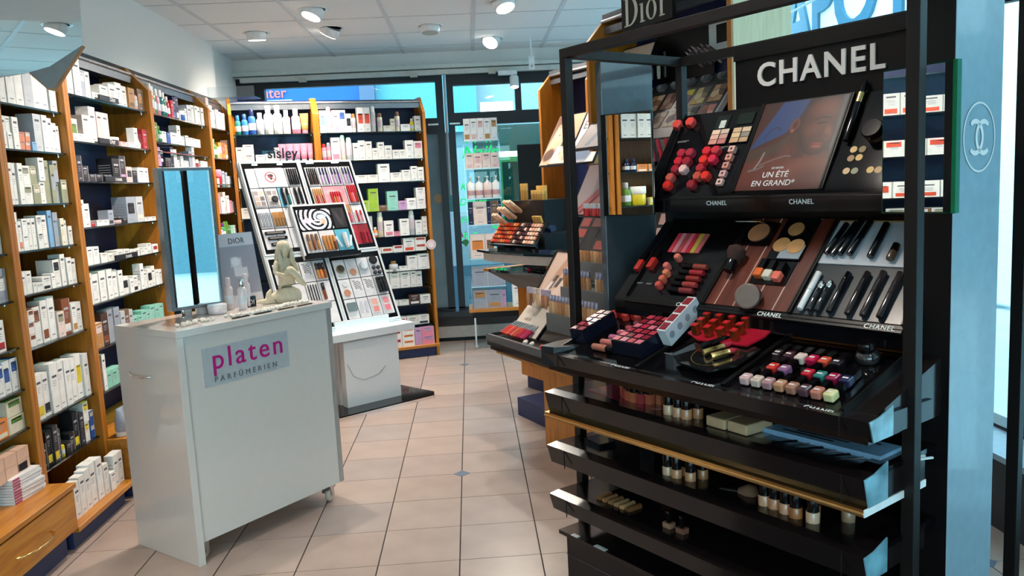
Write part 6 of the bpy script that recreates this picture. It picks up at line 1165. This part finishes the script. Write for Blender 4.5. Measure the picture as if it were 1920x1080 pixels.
# ================================================================== keep the cartons that show largest as things, join the small rest
bpy.context.view_layer.update()
_ci = cam.matrix_world.inverted(); _dg = bpy.context.evaluated_depsgraph_get()
def _pix(p):
    q = _ci @ p
    return (960+1500*q.x/-q.z, 540-1500*q.y/-q.z, -q.z) if q.z < -.05 else None
def seen(o, pts):
    c0 = cam.matrix_world.translation; n = 0
    for p in pts:
        q = _pix(p)
        if not q or not (0 < q[0] < 1920 and 0 < q[1] < 1080): continue
        d = (p-c0); L = d.length; d.normalize(); start = c0; left = L+.01; ok = False
        for _ in range(6):
            hit, loc, nr, ix, ob, mt = SC.ray_cast(_dg, start, d, distance=left)
            if not hit: ok = True; break
            if ob == o or ob.parent == o: ok = True; break
            if ob.data.materials and ob.data.materials[0] in (GLASS, ACRYL, SHELFG): start = loc+d*.002; left = L-(start-c0).length+.01; continue
            break
        n += ok
    return n
_car = []
for o in [o for o in COL.objects if o.name.startswith('product_carton')]:
    bb = [o.matrix_world @ Vector(b) for b in o.bound_box]
    px = [_pix(b) for b in bb]; fr = [bb[0], bb[1], bb[4], bb[5]]; c = sum(fr, Vector())/4
    area = 0
    if all(px):
        fx = [px[i] for i in (0, 4, 5, 1)]
        area = abs(sum(fx[i][0]*fx[(i+1) % 4][1]-fx[(i+1) % 4][0]*fx[i][1] for i in range(4)))/2
    n = seen(o, [c]+[c+(b-c)*.7 for b in fr])
    _car.append((area*n/5 if n else 0, o))
_car.sort(key=lambda t: -t[0])
rest = [o for a, o in _car[296:] if a > 0]; dropped = [o for a, o in _car[296:] if a == 0]+[o for a, o in _car[:296] if a == 0]
off = [o for o in dropped if any(k in o['label'] for k in ('off-frame bay', 'front bay', 'nearest bay'))]
gone = [o for o in dropped if o not in off]
def join(obs, name, label, cat):
    m = MB()
    for o in obs:
        me = o.data; W_ = o.matrix_world
        for mi_, mat in enumerate(me.materials):
            fs = [tuple(p.vertices) for p in me.polygons if p.material_index == mi_]
            if not fs: continue
            ids = sorted({i for f in fs for i in f}); mp = {a: b for b, a in enumerate(ids)}
            m.add([tuple(W_ @ me.vertices[i].co) for i in ids], [tuple(mp[i] for i in f) for f in fs], mat)
    o = solo(name, m, label, cat); o['kind'] = 'stuff'; return o
if rest: join(rest, 'small_cartons', 'remaining small cartons packed along the far and partly hidden shelves', 'cartons')
if off: join(off, 'mirror_side_cartons', 'cartons on the wall bays beyond the left edge, seen in the stand mirrors', 'cartons')
for o in rest+dropped:
    for ch in list(o.children): bpy.data.objects.remove(ch)
    bpy.data.objects.remove(o)
for o in COL.objects:
    if 'label' in o and len(o['label'].split()) > 16:
        L_ = o['label']
        if ' with ' in L_ and ' print' in L_: L_ = L_[:L_.index(' with ')]+L_[L_.index(' print')+6:]
        o['label'] = ' '.join(L_.split()[:16])
